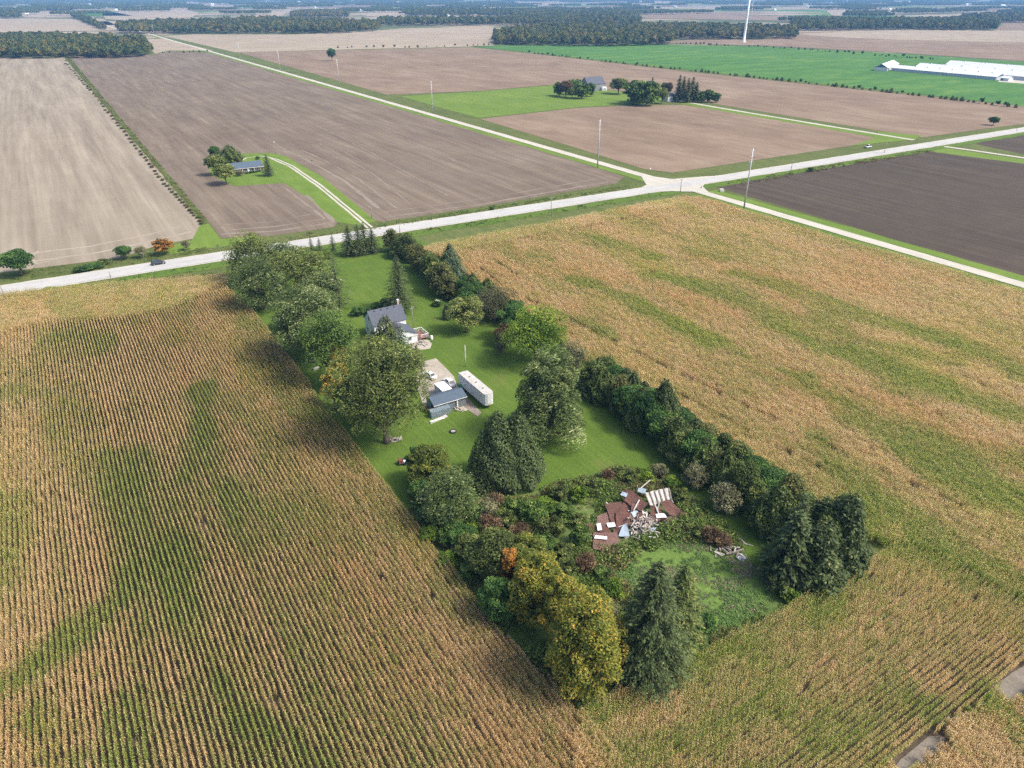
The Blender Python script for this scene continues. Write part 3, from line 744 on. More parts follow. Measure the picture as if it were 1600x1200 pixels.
def crown_pts(g, blobs, n, jit=0.16, cull=0.72):
    c = np.array([b[0] for b in blobs], float); r = np.array([b[1] for b in blobs], float)
    area = (r[:, 0] * r[:, 1] + r[:, 0] * r[:, 2] + r[:, 1] * r[:, 2]); pr = area / area.sum() * g.uniform(.55, 1.45, len(blobs)); pr /= pr.sum()
    bi = g.choice(len(blobs), int(n * 1.6), p=pr)
    d = rdir(len(bi), g)
    d[:, 2] = np.where(d[:, 2] < -.35, -d[:, 2] * .8, d[:, 2]); d /= np.linalg.norm(d, axis=1, keepdims=True)
    rad = 1 - np.abs(g.normal(0, jit, len(bi)))
    p = c[bi] + d * r[bi] * rad[:, None]
    keep = np.ones(len(bi), bool)
    for k in range(len(blobs)):
        q = np.sum(((p - c[k]) / (r[k] * cull)) ** 2, 1) < 1
        keep &= ~(q & (bi != k))
    p, d, bi = p[keep][:n], d[keep][:n], bi[keep][:n]
    return p, d, bi

def broad(name, seed, rx, ry, h, mat, leaf=.38, n=9000, nb=42, th=.2, shape=0.0, streak=0.0, br=(.24, .38), bark=None, multi=False, tint_mu=.42, lobes=None, z0=None, wisp=0.0, cone=0.0):
    """a broadleaf tree: returns (crown mesh, trunk mesh). shape>0 narrows the top; streak turns leaves into wind-combed sprays"""
    g = np.random.default_rng(seed)
    zc0 = h * (th if z0 is None else z0); rz = (h - zc0) / 2; zc = zc0 + rz
    blobs = []
    gold = math.pi * (3 - math.sqrt(5))
    for i in range(nb):
        z = 1 - 2 * (i + .5) / nb; z = z * .96 + g.normal(0, .05); z = max(-.92, min(.97, z))
        a = i * gold + g.normal(0, .25); rr = math.sqrt(max(0, 1 - z * z))
        k = 1 - shape * max(0, z * .55 + .25) * .8
        if cone: k = max(.07, 1 - cone * ((z + .92) / 1.9) ** 1.15); rr = 1.0 if z < .8 else rr * 1.6
        bs = g.uniform(br[0] * .75, br[1] * 1.2)
        f = g.uniform(.55, .92 - bs * .35)
        c = np.array([math.cos(a) * rr * f * rx * k, math.sin(a) * rr * f * ry * k, zc + z * rz * (1 - bs * .78)])
        s_ = np.array([rx, rx, rz * .8]) * bs * g.uniform(.85, 1.15) * (1 - (1 - k) * .4)
        if cone: s_ = s_ * (.40 + .60 * k)
        s_[2] = min(s_[2], s_[0] * 1.2)
        blobs.append((c, s_))
    nfill = max(3, nb // 7)
    for i in range(nfill):
        d = rdir(1, g)[0] * g.uniform(.1, .4)
        if cone: blobs.append((np.array([0, 0, zc + rz * (-.6 + .3 * i % 1.2)]), np.array([rx, ry, rz]) * (.45 - .12 * (i % 3)))); continue
        blobs.append((np.array([d[0] * rx, d[1] * ry, zc + d[2] * rz]), np.array([rx, ry, rz]) * .45))
    P, D, bi = crown_pts(g, blobs, n)
    tb = g.normal(0, .14, len(blobs))
    T = tint_mu + tb[bi] + g.normal(0, .16, len(P))
    nr = D * .55 + rdir(len(P), g) * .75 + np.array([0, 0, .35])
    al = rdir(len(P), g)
    L = leaf * g.uniform(.5, 1.5, len(P)); W = L * g.uniform(.5, .75, len(P))
    if streak:
        wind = np.array([.85, .35, .25]); al = al * (1 - streak) + (D * .6 + wind) * streak * 1.5
        L = L * (1 + streak * .9); W = W * (1 - streak * .35)
        m = g.random(len(P)) < .16 * streak + .03
        T[m] += .30
    if wisp:
        k = g.random(len(P)) < wisp
        P[k] += D[k] * np.abs(g.normal(0, .35, k.sum()))[:, None] * rx * .3
    T = np.clip(T, 0, .999)
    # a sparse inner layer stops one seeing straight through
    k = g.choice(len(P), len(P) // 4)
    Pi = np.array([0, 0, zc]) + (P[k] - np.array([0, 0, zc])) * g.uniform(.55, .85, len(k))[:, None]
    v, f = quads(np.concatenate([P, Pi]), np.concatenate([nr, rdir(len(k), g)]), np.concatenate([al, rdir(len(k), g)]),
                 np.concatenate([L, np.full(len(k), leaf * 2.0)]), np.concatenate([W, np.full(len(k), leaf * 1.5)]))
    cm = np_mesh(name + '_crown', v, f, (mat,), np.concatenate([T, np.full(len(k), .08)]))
    mb = MB(); r0 = max(.10, h * .022)
    stems = [(0, 0)] if not multi else [(g.normal(0, .35), g.normal(0, .35)) for _ in range(4)]
    for sx, sy in stems:
        top = zc + rz * .3
        mb.tube([(sx, sy, -.3), (sx * 1.1, sy * 1.1, zc0 * .5), (sx * 1.6 + g.normal(0, .15), sy * 1.6 + g.normal(0, .15), zc0 + rz * .4), (sx * 2.5, sy * 2.5, top)],
                [r0 * 1.35, r0, r0 * .7, r0 * .2], 8)
    order = g.permutation(nb)[:min(nb, 16)]
    for i in order:
        c = blobs[i][0]; zs = zc0 * .8 + g.uniform(0, .4) * rz
        mid = (c[0] * .45, c[1] * .45, zs + (c[2] - zs) * .55)
        mb.tube([(0, 0, zs), mid, tuple(c)], [r0 * .42, r0 * .28, r0 * .10], 5, cap=False)
    return cm, mb.mesh(name + '_trunk', bark or BARK, True)

def spruce(name, seed, r, h, mat, whorls=26, per=9, leaf=.42, droop=.35, z0=.06, gap=.0, dens=1.0):
    g = np.random.default_rng(seed)
    P, Nn, Al, L, W, T = [], [], [], [], [], []
    mb = MB(); mb.tube([(0, 0, -.3), (0, 0, h * .5), (0, 0, h * .98)], [h * .018 + .05, h * .011 + .02, .02], 7)
    for w in range(whorls):
        u = (w + .5) / whorls; z = h * (z0 + (1 - z0) * u)
        Lb = r * (1 - u) ** .68 * (.86 + .14 * min(1, u * 6)) * g.uniform(.85, 1.12) + .15
        nbr = max(4, int(per * (1 - u * .45)))
        a0 = g.uniform(0, 6.28)
        for k in range(nbr):
            if g.random() < gap: continue
            a = a0 + 6.283 * k / nbr + g.normal(0, .18); Lk = Lb * g.uniform(.72, 1.12)
            dx, dy = math.cos(a), math.sin(a); tb = g.normal(0, .12)
            m = max(3, int(Lk * 7.0 * dens))
            for j in range(m):
                t = (j + .3 + g.random() * .6) / m
                zz = z + Lk * (.18 * t - droop * t * t) + (.12 * Lk * max(0, t - .75) * 4 * .25)
                off = g.normal(0, .10 + .10 * Lk * .25 * (1 - t * .6) * 2)
                P.append((dx * Lk * t - dy * off, dy * Lk * t + dx * off, zz + g.normal(0, .06)))
                Al.append((dx + g.normal(0, .5), dy + g.normal(0, .5), -.35 + g.normal(0, .25)))
                Nn.append((g.normal(0, .55) + dx * .3, g.normal(0, .55) + dy * .3, 1.0)); L.append(leaf * g.uniform(.8, 1.5)); W.append(leaf * g.uniform(.35, .6))
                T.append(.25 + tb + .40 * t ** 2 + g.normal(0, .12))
            if Lk > 1.0 and k % 2 == 0:
                mb.tube([(0, 0, z), (dx * Lk * .5, dy * Lk * .5, z + Lk * (.09 - droop * .25)), (dx * Lk * .9, dy * Lk * .9, z + Lk * (.16 - droop * .8))], [.05, .035, .015], 4, cap=False)
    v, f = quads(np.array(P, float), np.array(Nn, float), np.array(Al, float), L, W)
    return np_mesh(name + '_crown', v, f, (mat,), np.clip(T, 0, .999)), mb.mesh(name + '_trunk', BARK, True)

def cedar(name, seed, r, h, mat, n=6500, leaf=.34, belly=.28, tops=1, topw=.02, lump=.16):
    """dense evergreen whose sprays stand on a lumpy cone"""
    g = np.random.default_rng(seed)
    u = 1 - np.sqrt(g.random(n)); a = g.uniform(0, 6.283, n)
    def prof(u): return r * np.where(u < belly, .80 + .20 * np.sin(u / belly * 1.57), 1) * np.clip((1 - u) / (1 - belly), topw, 1) ** .72
    # lumps run as upright sprays
    lumps = np.zeros(n); ph = g.uniform(0, 6.28, 8); fq = g.integers(3, 12, 8); fz = g.uniform(2, 9, 8)
    for i in range(8): lumps += np.sin(a * fq[i] + ph[i] + u * fz[i] * 2)
    lumps /= 4.0
    rr = prof(u) * (1 + lump * lumps) * (1 - np.abs(g.normal(0, .09, n)))
    P = np.stack([np.cos(a) * rr, np.sin(a) * rr, u * h + g.normal(0, .15, n)], 1)
    P[:, 2] = np.maximum(P[:, 2], .1)
    D = np.stack([np.cos(a), np.sin(a), np.full(n, .55)], 1)
    nr = D * .8 + rdir(n, g) * .6
    al = np.stack([np.cos(a) * .4, np.sin(a) * .4, np.ones(n)], 1) + rdir(n, g) * .5
    L = leaf * g.uniform(.8, 1.6, n); W = L * .5
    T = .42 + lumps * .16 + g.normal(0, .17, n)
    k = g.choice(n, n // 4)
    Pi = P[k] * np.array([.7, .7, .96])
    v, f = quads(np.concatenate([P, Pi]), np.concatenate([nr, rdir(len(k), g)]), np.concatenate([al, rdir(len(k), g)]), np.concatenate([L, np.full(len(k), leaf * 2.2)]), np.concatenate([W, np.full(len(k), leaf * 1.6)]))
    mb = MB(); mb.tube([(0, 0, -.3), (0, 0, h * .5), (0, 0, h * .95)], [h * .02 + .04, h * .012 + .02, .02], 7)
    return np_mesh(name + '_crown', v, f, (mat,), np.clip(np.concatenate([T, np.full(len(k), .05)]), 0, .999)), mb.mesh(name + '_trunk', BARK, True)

PROTO = {}
def proto(key, meshes, w, h):
    PROTO[key] = (meshes[0], meshes[1], w, h)
proto('broad_a', broad('broad_a', 1, 4.0, 4.0, 8.0, LM['green'], n=6500, nb=30), 8, 8)
proto('broad_b', broad('broad_b', 2, 4.0, 4.0, 8.0, LM['deep'], n=6500, nb=30, br=(.28, .42)), 8, 8)
proto('broad_c', broad('broad_c', 3, 4.0, 4.0, 8.0, LM['olive'], n=6000, nb=26), 8, 8)
proto('broad_red', broad('broad_red', 4, 3.0, 3.0, 6.0, LM['red'], n=3500, nb=22), 6, 6)
proto('broad_grey', broad('broad_grey', 5, 3.0, 3.0, 6.0, LM['grey'], n=3600, nb=24, leaf=.22, wisp=.3, bark=BARK_PALE, multi=True), 6, 6)
proto('broad_orange', broad('broad_orange', 6, 3.0, 3.0, 6.0, LM['orange'], n=3000, nb=18), 6, 6)
proto('spruce_a', spruce('spruce_a', 11, 3.2, 13, LM['spruce'], whorls=30, per=10), 6.4, 13)
proto('spruce_b', spruce('spruce_b', 12, 3.2, 13, LM['spruce'], whorls=24, per=9, gap=.12, droop=.5), 6.4, 13)
proto('cedar_a', broad('cedar_a', 21, 3.4, 3.4, 9, LM['cedar'], n=6500, nb=40, th=0, z0=-.06, shape=.8, leaf=.32, br=(.22, .36)), 6.8, 9)
proto('cedar_b', broad('cedar_b', 22, 3.4, 3.4, 9, LM['browncedar'], n=6500, nb=44, th=0, z0=-.06, shape=.55, leaf=.30, br=(.2, .32), wisp=.15), 6.8, 9)
proto('cedar_c', cedar('cedar_c', 23, 3.4, 9, LM['cedar'], lump=.26, belly=.45), 6.8, 9)
proto('pine', cedar('pine', 24, 3.2, 11, LM['spruce'], lump=.3, belly=.2, leaf=.45, n=5000), 6.4, 11)
proto('shrub_a', broad('shrub_a', 31, 2.0, 2.0, 3.0, LM['green'], n=1500, nb=14, th=.05, leaf=.3), 4, 3)
proto('shrub_b', broad('shrub_b', 32, 2.0, 2.0, 3.0, LM['olive'], n=1500, nb=14, th=.05, leaf=.3), 4, 3)
proto('shrub_c', broad('shrub_c', 33, 2.0, 2.0, 3.0, LM['bright'], n=1500, nb=14, th=.05, leaf=.3), 4, 3)
proto('shrub_red', broad('shrub_red', 34, 2.0, 2.0, 3.0, LM['red'], n=1400, nb=14, th=.05, leaf=.26, wisp=.2), 4, 3)
proto('shrub_grey', broad('shrub_grey', 35, 2.2, 2.2, 3.4, LM['grey'], n=2200, nb=18, th=.04, leaf=.24, wisp=.25, multi=True, bark=BARK_PALE), 4.4, 3.4)
proto('shrub_deep', broad('shrub_deep', 36, 2.0, 2.0, 3.0, LM['deep'], n=1500, nb=14, th=.05, leaf=.3), 4, 3)
proto('far_tree', broad('far_tree', 41, 5.0, 5.0, 10.0, LM['green'], n=1500, nb=22, leaf=.9, th=.02), 10, 10)
proto('far_tree_b', broad('far_tree_b', 42, 5.0, 5.0, 10.0, LM['green'], n=1500, nb=22, leaf=.9, th=.02), 10, 10)
proto('far_spruce', spruce('far_spruce', 43, 3.4, 14, LM['spruce'], whorls=20, per=9, leaf=1.0, dens=.8), 6.8, 14)
proto('tiny_cedar', cedar('tiny_cedar', 44, 1.6, 3.4, LM['cedar'], n=260, leaf=.6), 3.2, 3.4)
proto('tiny_round', broad('tiny_round', 45, 2.0, 2.0, 4.0, LM['deep'], n=260, nb=8, leaf=.7), 4, 4)

proto('hedge_round', broad('hedge_round', 46, 3.4, 3.4, 8, LM['cedar'], n=6500, nb=44, th=0, z0=-.06, shape=.3, leaf=.30, br=(.2, .34), tint_mu=.5), 6.8, 8)
proto('spruce_c', spruce('spruce_c', 13, 3.4, 12, LM['spruce'], whorls=34, per=14, leaf=.5, dens=1.3), 6.8, 12)
proto('conifer_soft', broad('conifer_soft', 47, 3.4, 3.4, 12, LM['spruce'], n=8500, nb=90, th=0, z0=-.04, cone=.9, leaf=.34, br=(.18, .30), wisp=.3, streak=.3, tint_mu=.5), 6.8, 12)
def plant(name, cat, label, px, py, top, wpx, key, group=None, meshes=None, dims=None, rz=None, ground=True, wscale=1.0):
    """stand a tree on the ground under photograph point px,py; its top reaches row `top`, its crown is wpx wide"""
    p = G(px, py)
    # the crown's far side rises above its centre as seen from the air, so take the height at the trunk
    h = max(.8, zat(p.y, top)) if top is not None else None
    w = wpx * mpp(p.y, h * .5)
    if meshes: cm, tm, pw, ph = meshes[0], meshes[1], dims[0], dims[1]
    else: cm, tm, pw, ph = PROTO[key]
    root = empty(name, p, R.uniform(0, 6.28) if rz is None else rz, label, cat, group)
    w *= 1.12; s = (w / pw * wscale, w / pw * wscale, h / ph)
    c = link('crown', cm, root, scale=s); t = link('trunk', tm, root, scale=s)
    return root
# ------------------------------------------------------------------ the large trees, each grown for its place
def hero(name, label, px, py, top, wpx, mat, seed, cat='tree', **kw):
    p = G(px, py); h = zat(p.y, top); w = wpx * mpp(p.y, h * .5)
    k = dict(n=9000, leaf=.36); k.update(kw); k['n'] = int(k['n'] * 1.25); k['leaf'] *= .9
    cm, tm = broad(name, seed, w / 2, w / 2, h, LM[mat], **k)
    return plant(name, cat, label, px, py, top, wpx, None, meshes=(cm, tm), dims=(w, h), rz=0.0)
hero('roadside_tree', 'tall grey-green tree at the road end of the left tree row', 400, 445, 362, 80, 'olive', 201, n=10000, nb=50, th=.04, z0=-.02)
hero('silver_tree', 'silvery wind-combed tree beside the corner of the left cornfield', 412, 484, 398, 84, 'silver', 202, streak=.6, n=10000, nb=44, th=.04, z0=-.04)
hero('yellow_green_tree', 'yellow-green tree between the tall roadside tree and the ragged spruce', 478, 462, 386, 84, 'olive', 203, streak=.55, tint_mu=.56, n=9500, th=.1)
hero('roadside_tree', 'small pale-tipped tree reaching over the road verge behind the yellow-green tree', 446, 430, 376, 54, 'silver', 208, streak=.3, n=5000, th=.1)
hero('pale_tree', 'pale yellow-tipped tree tucked behind the big round pale tree', 505, 480, 424, 62, 'silver', 209, streak=.45, tint_mu=.5, n=6000, th=.1)
hero('round_tree', 'big round pale-topped tree in the middle of the left row', 490, 566, 446, 116, 'silver', 204, streak=.5, tint_mu=.40, n=15000, nb=58, th=.1, br=(.2, .3))
hero('green_tree', 'dark green rounded tree left of the white farmhouse', 523, 604, 484, 90, 'green', 205, n=11000, nb=46, th=.1)
hero('yellow_tree', 'small golden yellow tree between the dark green tree and the huge tree by the shed', 536, 612, 538, 36, 'yellow', 206, n=3600, nb=22, th=.2)
hero('red_tipped_tree', 'narrow reddish-brown tree at the left edge of the huge tree by the shed', 524, 640, 572, 34, 'maple', 207, n=2600, nb=18, th=.15, tint_mu=.75)
hero('huge_tree', 'huge spreading grey-green tree with a bare trunk left of the blue shed', 604, 692, 528, 158, 'olive', 210, n=22000, nb=90, th=.10, leaf=.34, streak=.35, br=(.17, .27), tint_mu=.5)
hero('poplar_tree', 'tall silver-green poplar standing on the back lawn right of the trailer', 857, 684, 534, 116, 'silver', 211, n=19000, nb=90, th=.03, z0=-.06, leaf=.34, streak=.7, br=(.18, .28), cone=.42, tint_mu=.42)
hero('lime_green_tree', 'bright lime-green tree in the right hedge behind the poplar', 838, 566, 478, 92, 'bright', 212, n=11000, nb=46, th=.06, tint_mu=.5)
hero('orchard_tree', 'small yellow-green apple tree alone on the lawn right of the farmhouse', 728, 520, 461, 54, 'olive', 213, n=5500, nb=30, th=.12, tint_mu=.62)
hero('purple_shrub', 'round plum-brown shrub left of the lime-green tree', 789, 540, 505, 32, 'red', 214, n=2600, nb=20, th=.04, cat='shrub')
hero('bare_shrub', 'grey half-bare shrub between the purple shrub and the lawn', 783, 552, 520, 28, 'grey', 215, n=1400, nb=16, th=.04, leaf=.2, cat='shrub', wisp=.4, multi=True)
hero('maple_tree', 'front maple turning yellow, nearest tree to the bottom corner of the yard', 911, 1078, 918, 130, 'maple', 216, n=17000, nb=84, th=.05, z0=-.03, leaf=.32, br=(.16, .24), shape=.35, tint_mu=.44)
hero('maple_tree', 'yellow-green maple behind the front maple and tallest of the group', 838, 968, 862, 104, 'maple', 217, n=14000, nb=72, th=.05, z0=-.03, leaf=.32, br=(.16, .24), shape=.35, tint_mu=.50)
hero('maple_tree', 'maple with an orange top squeezed between its two yellow-green neighbours', 880, 1010, 900, 84, 'maple', 218, n=9000, nb=48, th=.05, leaf=.32, br=(.18, .28), shape=.3, tint_mu=.66)
hero('maple_tree', 'smaller yellow-green maple behind the bright orange one', 826, 916, 838, 62, 'maple', 219, n=6500, nb=34, th=.1, leaf=.32, tint_mu=.42)
hero('orange_maple', 'slender maple with bright orange leaves at the corn edge', 797, 928, 848, 34, 'orange', 220, n=2800, nb=18, th=.1, shape=.5)
hero('orange_maple', 'low bright orange clump at the foot of the slender orange maple', 778, 925, 890, 24, 'orange', 221, n=1500, nb=10, th=.1)
hero('green_tree', 'dark green tree under the orange clump beside the corn', 778, 972, 905, 52, 'deep', 222, n=4500, nb=26, th=.05)
hero('olive_tree', 'dull olive tree behind the orange maple near the corn edge', 776, 905, 832, 82, 'olive', 223, n=7000, nb=36, th=.05, tint_mu=.3)
hero('willow_tree', 'feathery grey-tipped willow at the left edge of the yard', 702, 818, 738, 86, 'silver', 224, n=8000, nb=40, th=.04, leaf=.3, streak=.5, tint_mu=.30, wisp=.3)
hero('crab_apple_tree', 'brown-green crab apple tree at the left edge of the yard behind the willow', 672, 762, 700, 68, 'maple', 225, n=6500, nb=34, th=.05, tint_mu=.30)
hero('small_tree', 'narrow dark tree left of the crab apple', 650, 752, 697, 30, 'deep', 226, n=2200, nb=16, th=.05)
hero('grey_shrub', 'grey-green shrub on the lawn by the right hedge, the nearer of two', 1132, 800, 756, 50, 'grey', 227, n=4200, nb=28, th=.02, leaf=.24, cat='shrub', wisp=.2, tint_mu=.35)
hero('grey_shrub', 'grey-green shrub by the right hedge above the collapsed barn, the farther of two', 1086, 762, 728, 40, 'grey', 228, n=3200, nb=22, th=.02, leaf=.24, cat='shrub', wisp=.2, tint_mu=.35)
hero('grey_tree', 'grey leafless tree in the right hedge next to the poplar', 893, 598, 528, 46, 'grey', 229, n=3200, nb=26, th=.05, leaf=.22, wisp=.4, multi=True, tint_mu=.4)
hero('hedge_tree', 'dull purple-grey tree in the right hedge behind the apple tree', 772, 500, 448, 66, 'grey', 230, n=6000, nb=34, th=.04, leaf=.28, tint_mu=.15)
hero('hedge_tree', 'dark green tree in the right hedge behind the little column cedar', 738, 492, 438, 44, 'deep', 231, n=4500, nb=24, th=.04)
hero('hedge_tree', 'dark green bushy tree in the right hedge beside the lime-green tree', 800, 530, 474, 50, 'deep', 232, n=4500, nb=24, th=.04, tint_mu=.5)
def hero_ever(name, label, px, py, top, wpx, fn, mat, seed, cat='evergreen tree', **kw):
    wpx *= 1.22
    p = G(px, py); h = zat(p.y, top); w = wpx * mpp(p.y, h * .4)
    cm, tm = fn(name, seed, w / 2, h, LM[mat], **kw)
    return plant(name, cat, label, px, py, top, wpx, None, meshes=(cm, tm), dims=(w, h), rz=0.0)
hero_ever('conifer', 'big feathery dark spruce beside the front maple', 1008, 1054, 878, 112, spruce, 'spruce', 305, whorls=44, per=20, leaf=.42, droop=.30, dens=1.35)
hero_ever('conifer', 'slimmer brown-tinged conifer right of the big feathery spruce', 1054, 1010, 882, 68, spruce, 'cedar', 306, whorls=38, per=17, leaf=.40, droop=.28, dens=1.3)
hero_ever('spruce_tree', 'tall dark spruce on the lawn behind the farmhouse chimney', 625, 484, 398, 46, spruce, 'spruce', 301, whorls=32, per=12)
hero_ever('spruce_tree', 'ragged thin spruce at the right edge of the left tree row', 530, 482, 392, 46, spruce, 'spruce', 302, whorls=26, per=8, gap=.2, droop=.25)
hero_ever('conifer', 'dense dark conifer on the back lawn, left of the pair', 778, 752, 640, 72, cedar, 'spruce', 303, n=10000, leaf=.36, lump=.15, belly=.2)
hero_ever('conifer', 'dense dark conifer on the back lawn, right of the pair', 808, 748, 638, 68, cedar, 'spruce', 304, n=9000, leaf=.36, lump=.15, belly=.2)
hero_ever('blue_spruce', 'bluish pyramid tree rising out of the right hedge near the road', 705, 450, 378, 34, cedar, 'bluespruce', 307, n=4500, leaf=.4, lump=.22, belly=.35)
hero_ever('hedge_spruce', 'pointed dark spruce rising out of the middle of the right hedge', 1032, 676, 590, 44, cedar, 'spruce', 308, n=5000, leaf=.42, lump=.2, belly=.3)
hero_ever('column_cedar', 'tiny dark column cedar standing alone on the lawn left of the apple tree', 698, 499, 474, 10, cedar, 'spruce', 309, n=900, leaf=.3, topw=.3, lump=.08)
hero_ever('spruce_tree', 'small spruce in front of the farmhouse gable wall', 585, 545, 516, 24, spruce, 'spruce', 310, whorls=18, per=9)
hero_ever('conifer', 'dark conifer hiding the left half of the white farmhouse', 606, 558, 490, 42, cedar, 'cedar', 311, n=3600, lump=.25)
hero_ever('spruce_tree', 'young blue-green spruce in front of the white farmhouse wing', 630, 566, 508, 38, spruce, 'bluespruce', 312, whorls=22, per=9)
hero_ever('spruce_tree', 'dark spruce at the right edge of the huge tree below the farmhouse', 652, 572, 540, 26, spruce, 'spruce', 313, whorls=18, per=9)
for (px, py, tp, w, l) in ((487, 391, 370, 9, 'leftmost of the two little spruces by the road'), (500, 392, 371, 10, 'right one of the two little spruces by the road'),
                           (521, 392, 366, 12, 'lone small spruce left of the dark clump by the road'), (547, 399, 352, 26, 'leftmost spruce of the dark clump by the driveway'),
                           (562, 399, 350, 22, 'spiky spruce at the back left of the dark roadside clump'), (571, 396, 347, 22, 'tallest spruce of the dark roadside clump'), (583, 395, 356, 22, 'rightmost spruce of the dark clump by the road')):
    plant('roadside_spruce', 'evergreen tree', 'small dark spruce, ' + l if w < 14 else 'dark ' + l, px, py, tp, w, 'spruce_a' if w > 14 else 'spruce_b', 'spruces along the front of the yard', wscale=1.25)
# spruce and cedar cluster at the right corner of the yard
for (px, py, tp, w, k, l) in ((1228, 905, 800, 84, 'spruce_c', 'pale-tipped dark spruce at the near left of the corner cluster'), (1268, 912, 812, 80, 'conifer_soft', 'lowest dark spruce of the corner cluster beside the corn'),
                              (1304, 880, 762, 78, 'conifer_soft', 'tall dark spruce at the far right of the corner cluster'), (1275, 862, 770, 70, 'conifer_soft', 'dark spruce in the middle of the corner cluster'),
                              (1240, 858, 772, 56, 'spruce_b', 'dark spruce at the back of the corner cluster'), (1318, 890, 800, 46, 'pine', 'narrow conifer on the corn side of the corner cluster')):
    plant('corner_spruce', 'evergreen tree', l, px, py, tp, w, k, 'spruces clustered at the corner of the yard', wscale=1.12)

# ------------------------------------------------------------------ the hedge on the right, tree by tree
hedge_line = [(612, 384), (640, 408), (672, 432), (700, 462)]
def hedge_run(pts, n, hpx, wpx, keys, label, group, jit=4, seed=0, name='hedge_cedar', cat='hedge tree'):
    r = random.Random(seed)
    for i in range(n):
        t = (i + .5) / n * (len(pts) - 1); k = min(int(t), len(pts) - 2); f = t - k
        px = pts[k][0] + (pts[k + 1][0] - pts[k][0]) * f + r.uniform(-jit, jit)
        py = pts[k][1] + (pts[k + 1][1] - pts[k][1]) * f + r.uniform(-jit, jit) * .7
        hp = hpx[0] + (hpx[1] - hpx[0]) * (i / max(1, n - 1)); wp = wpx[0] + (wpx[1] - wpx[0]) * (i / max(1, n - 1))
        hp *= r.uniform(.72, 1.22); wp *= r.uniform(.8, 1.2)
        plant(name, cat, label, px, py, py - hp, wp, keys[r.randrange(len(keys))], group)
hedge_run([(613, 388), (640, 408), (672, 436), (708, 474)], 12, (34, 48), (32, 40), ['cedar_a', 'broad_c', 'hedge_round', 'cedar_b'], 'dull green bushy tree in the road end of the right hedge', 'trees in the road end of the right hedge', seed=1)
hedge_run([(716, 462), (760, 484), (812, 512)], 5, (38, 50), (30, 36), ['broad_b', 'cedar_c'], 'dark bushy tree on the corn side of the right hedge behind the apple tree', 'hedge trees behind the apple tree', seed=6)
hedge_run([(908, 602), (955, 634), (1010, 674), (1068, 720), (1135, 772), (1215, 842)], 24, (46, 64), (42, 56), ['cedar_a', 'cedar_b', 'hedge_round', 'broad_b', 'cedar_c', 'hedge_round'], 'dark cedar among its likes in the long right hedge', 'cedars forming the long right hedge', seed=2)
hedge_run([(930, 588), (985, 626), (1060, 680), (1150, 742), (1270, 818)], 17, (38, 54), (38, 50), ['cedar_b', 'hedge_round', 'cedar_a', 'broad_b', 'pine'], 'brown-green tree on the corn side of the long right hedge', 'trees on the corn side of the long right hedge', seed=3)
hedge_run([(1034, 712), (1090, 742), (1180, 800)], 6, (30, 40), (30, 38), ['broad_c', 'shrub_deep', 'cedar_b'], 'low brownish bush along the lawn side of the long right hedge', 'low bushes in front of the long right hedge', seed=4, name='hedge_bush', cat='bush')
hedge_run([(552, 494), (575, 490), (606, 478), (614, 484)], 5, (12, 14), (18, 20), ['shrub_deep', 'shrub_a'], 'low dark bush in the short hedge behind the farmhouse', 'bushes of the short hedge behind the farmhouse', seed=5, name='hedge_bush', cat='bush', jit=2)
hedge_run([(418, 432), (460, 416), (520, 404)], 6, (16, 14), (22, 20), ['shrub_b', 'shrub_a', 'shrub_c'], 'low green bush on the verge in front of the road', 'low bushes between the left trees and the road', seed=8, name='roadside_bush', cat='bush', jit=3)
hedge_run([(455, 500), (480, 540), (470, 560)], 3, (40, 46), (44, 50), ['broad_b'], 'dark tree filling the shade under the round pale tree', 'dark trees under the round pale tree', seed=9, name='understorey_tree', cat='tree')
hedge_run([(548, 640), (566, 672)], 3, (50, 56), (44, 46), ['broad_c', 'broad_a'], 'green tree crowding the corn side of the huge tree', 'trees crowding the huge tree', seed=10, name='understorey_tree', cat='tree')
hedge_run([(655, 780), (680, 812), (720, 850), (752, 900)], 8, (30, 38), (34, 40), ['shrub_deep', 'broad_b', 'shrub_a', 'broad_c'], 'dark bush along the corn edge below the willow', 'bushes along the corn edge below the willow', seed=11, name='edge_bush', cat='bush')

hedge_run([(1222, 880), (1250, 900), (1285, 880), (1308, 868)], 6, (66, 84), (56, 66), ['cedar_a', 'cedar_c', 'hedge_round', 'cedar_a'], 'dark bushy evergreen filling the corner cluster between the spruces', 'evergreens filling the corner cluster', seed=40, name='corner_evergreen', cat='evergreen tree')
# trees and bushes by the main road on the left
plant('roadside_tree', 'tree', 'dark round tree by the road, leftmost in view', 35, 431, 390, 42, 'broad_b')
plant('small_tree', 'tree', 'small dark round tree beside the stubble, left of the grey one', 195, 405, 384, 23, 'broad_b')
plant('small_tree', 'tree', 'small grey-green tree between the dark one and the orange one', 222, 403, 384, 20, 'broad_grey')
plant('orange_tree', 'tree', 'small orange tree by the road beside the stubble field', 257, 398, 373, 30, 'broad_orange')
plant('bare_tree', 'tree', 'faint bare little tree right of the orange tree', 292, 391, 375, 14, 'broad_grey')
hedge_run([(120, 426), (170, 412)], 4, (8, 8), (24, 22), ['shrub_deep', 'shrub_b'], 'low dark scrub in the ditch below the stubble field', 'scrub in the roadside ditch', seed=12, name='ditch_bush', cat='bush', jit=3)
hedge_run([(70, 456), (105, 456), (130, 452)], 4, (7, 7), (20, 18), ['shrub_c'], 'low bright bush on the verge between corn and road', 'bright bushes on the corn-side verge', seed=13, name='verge_bush', cat='bush', jit=2)
hedge_run([(170, 452), (230, 447), (300, 438)], 6, (7, 7), (26, 22), ['shrub_red', 'shrub_grey'], 'low brown bush on the verge between corn and road', 'brown bushes on the corn-side verge', seed=14, name='verge_bush', cat='bush', jit=2)
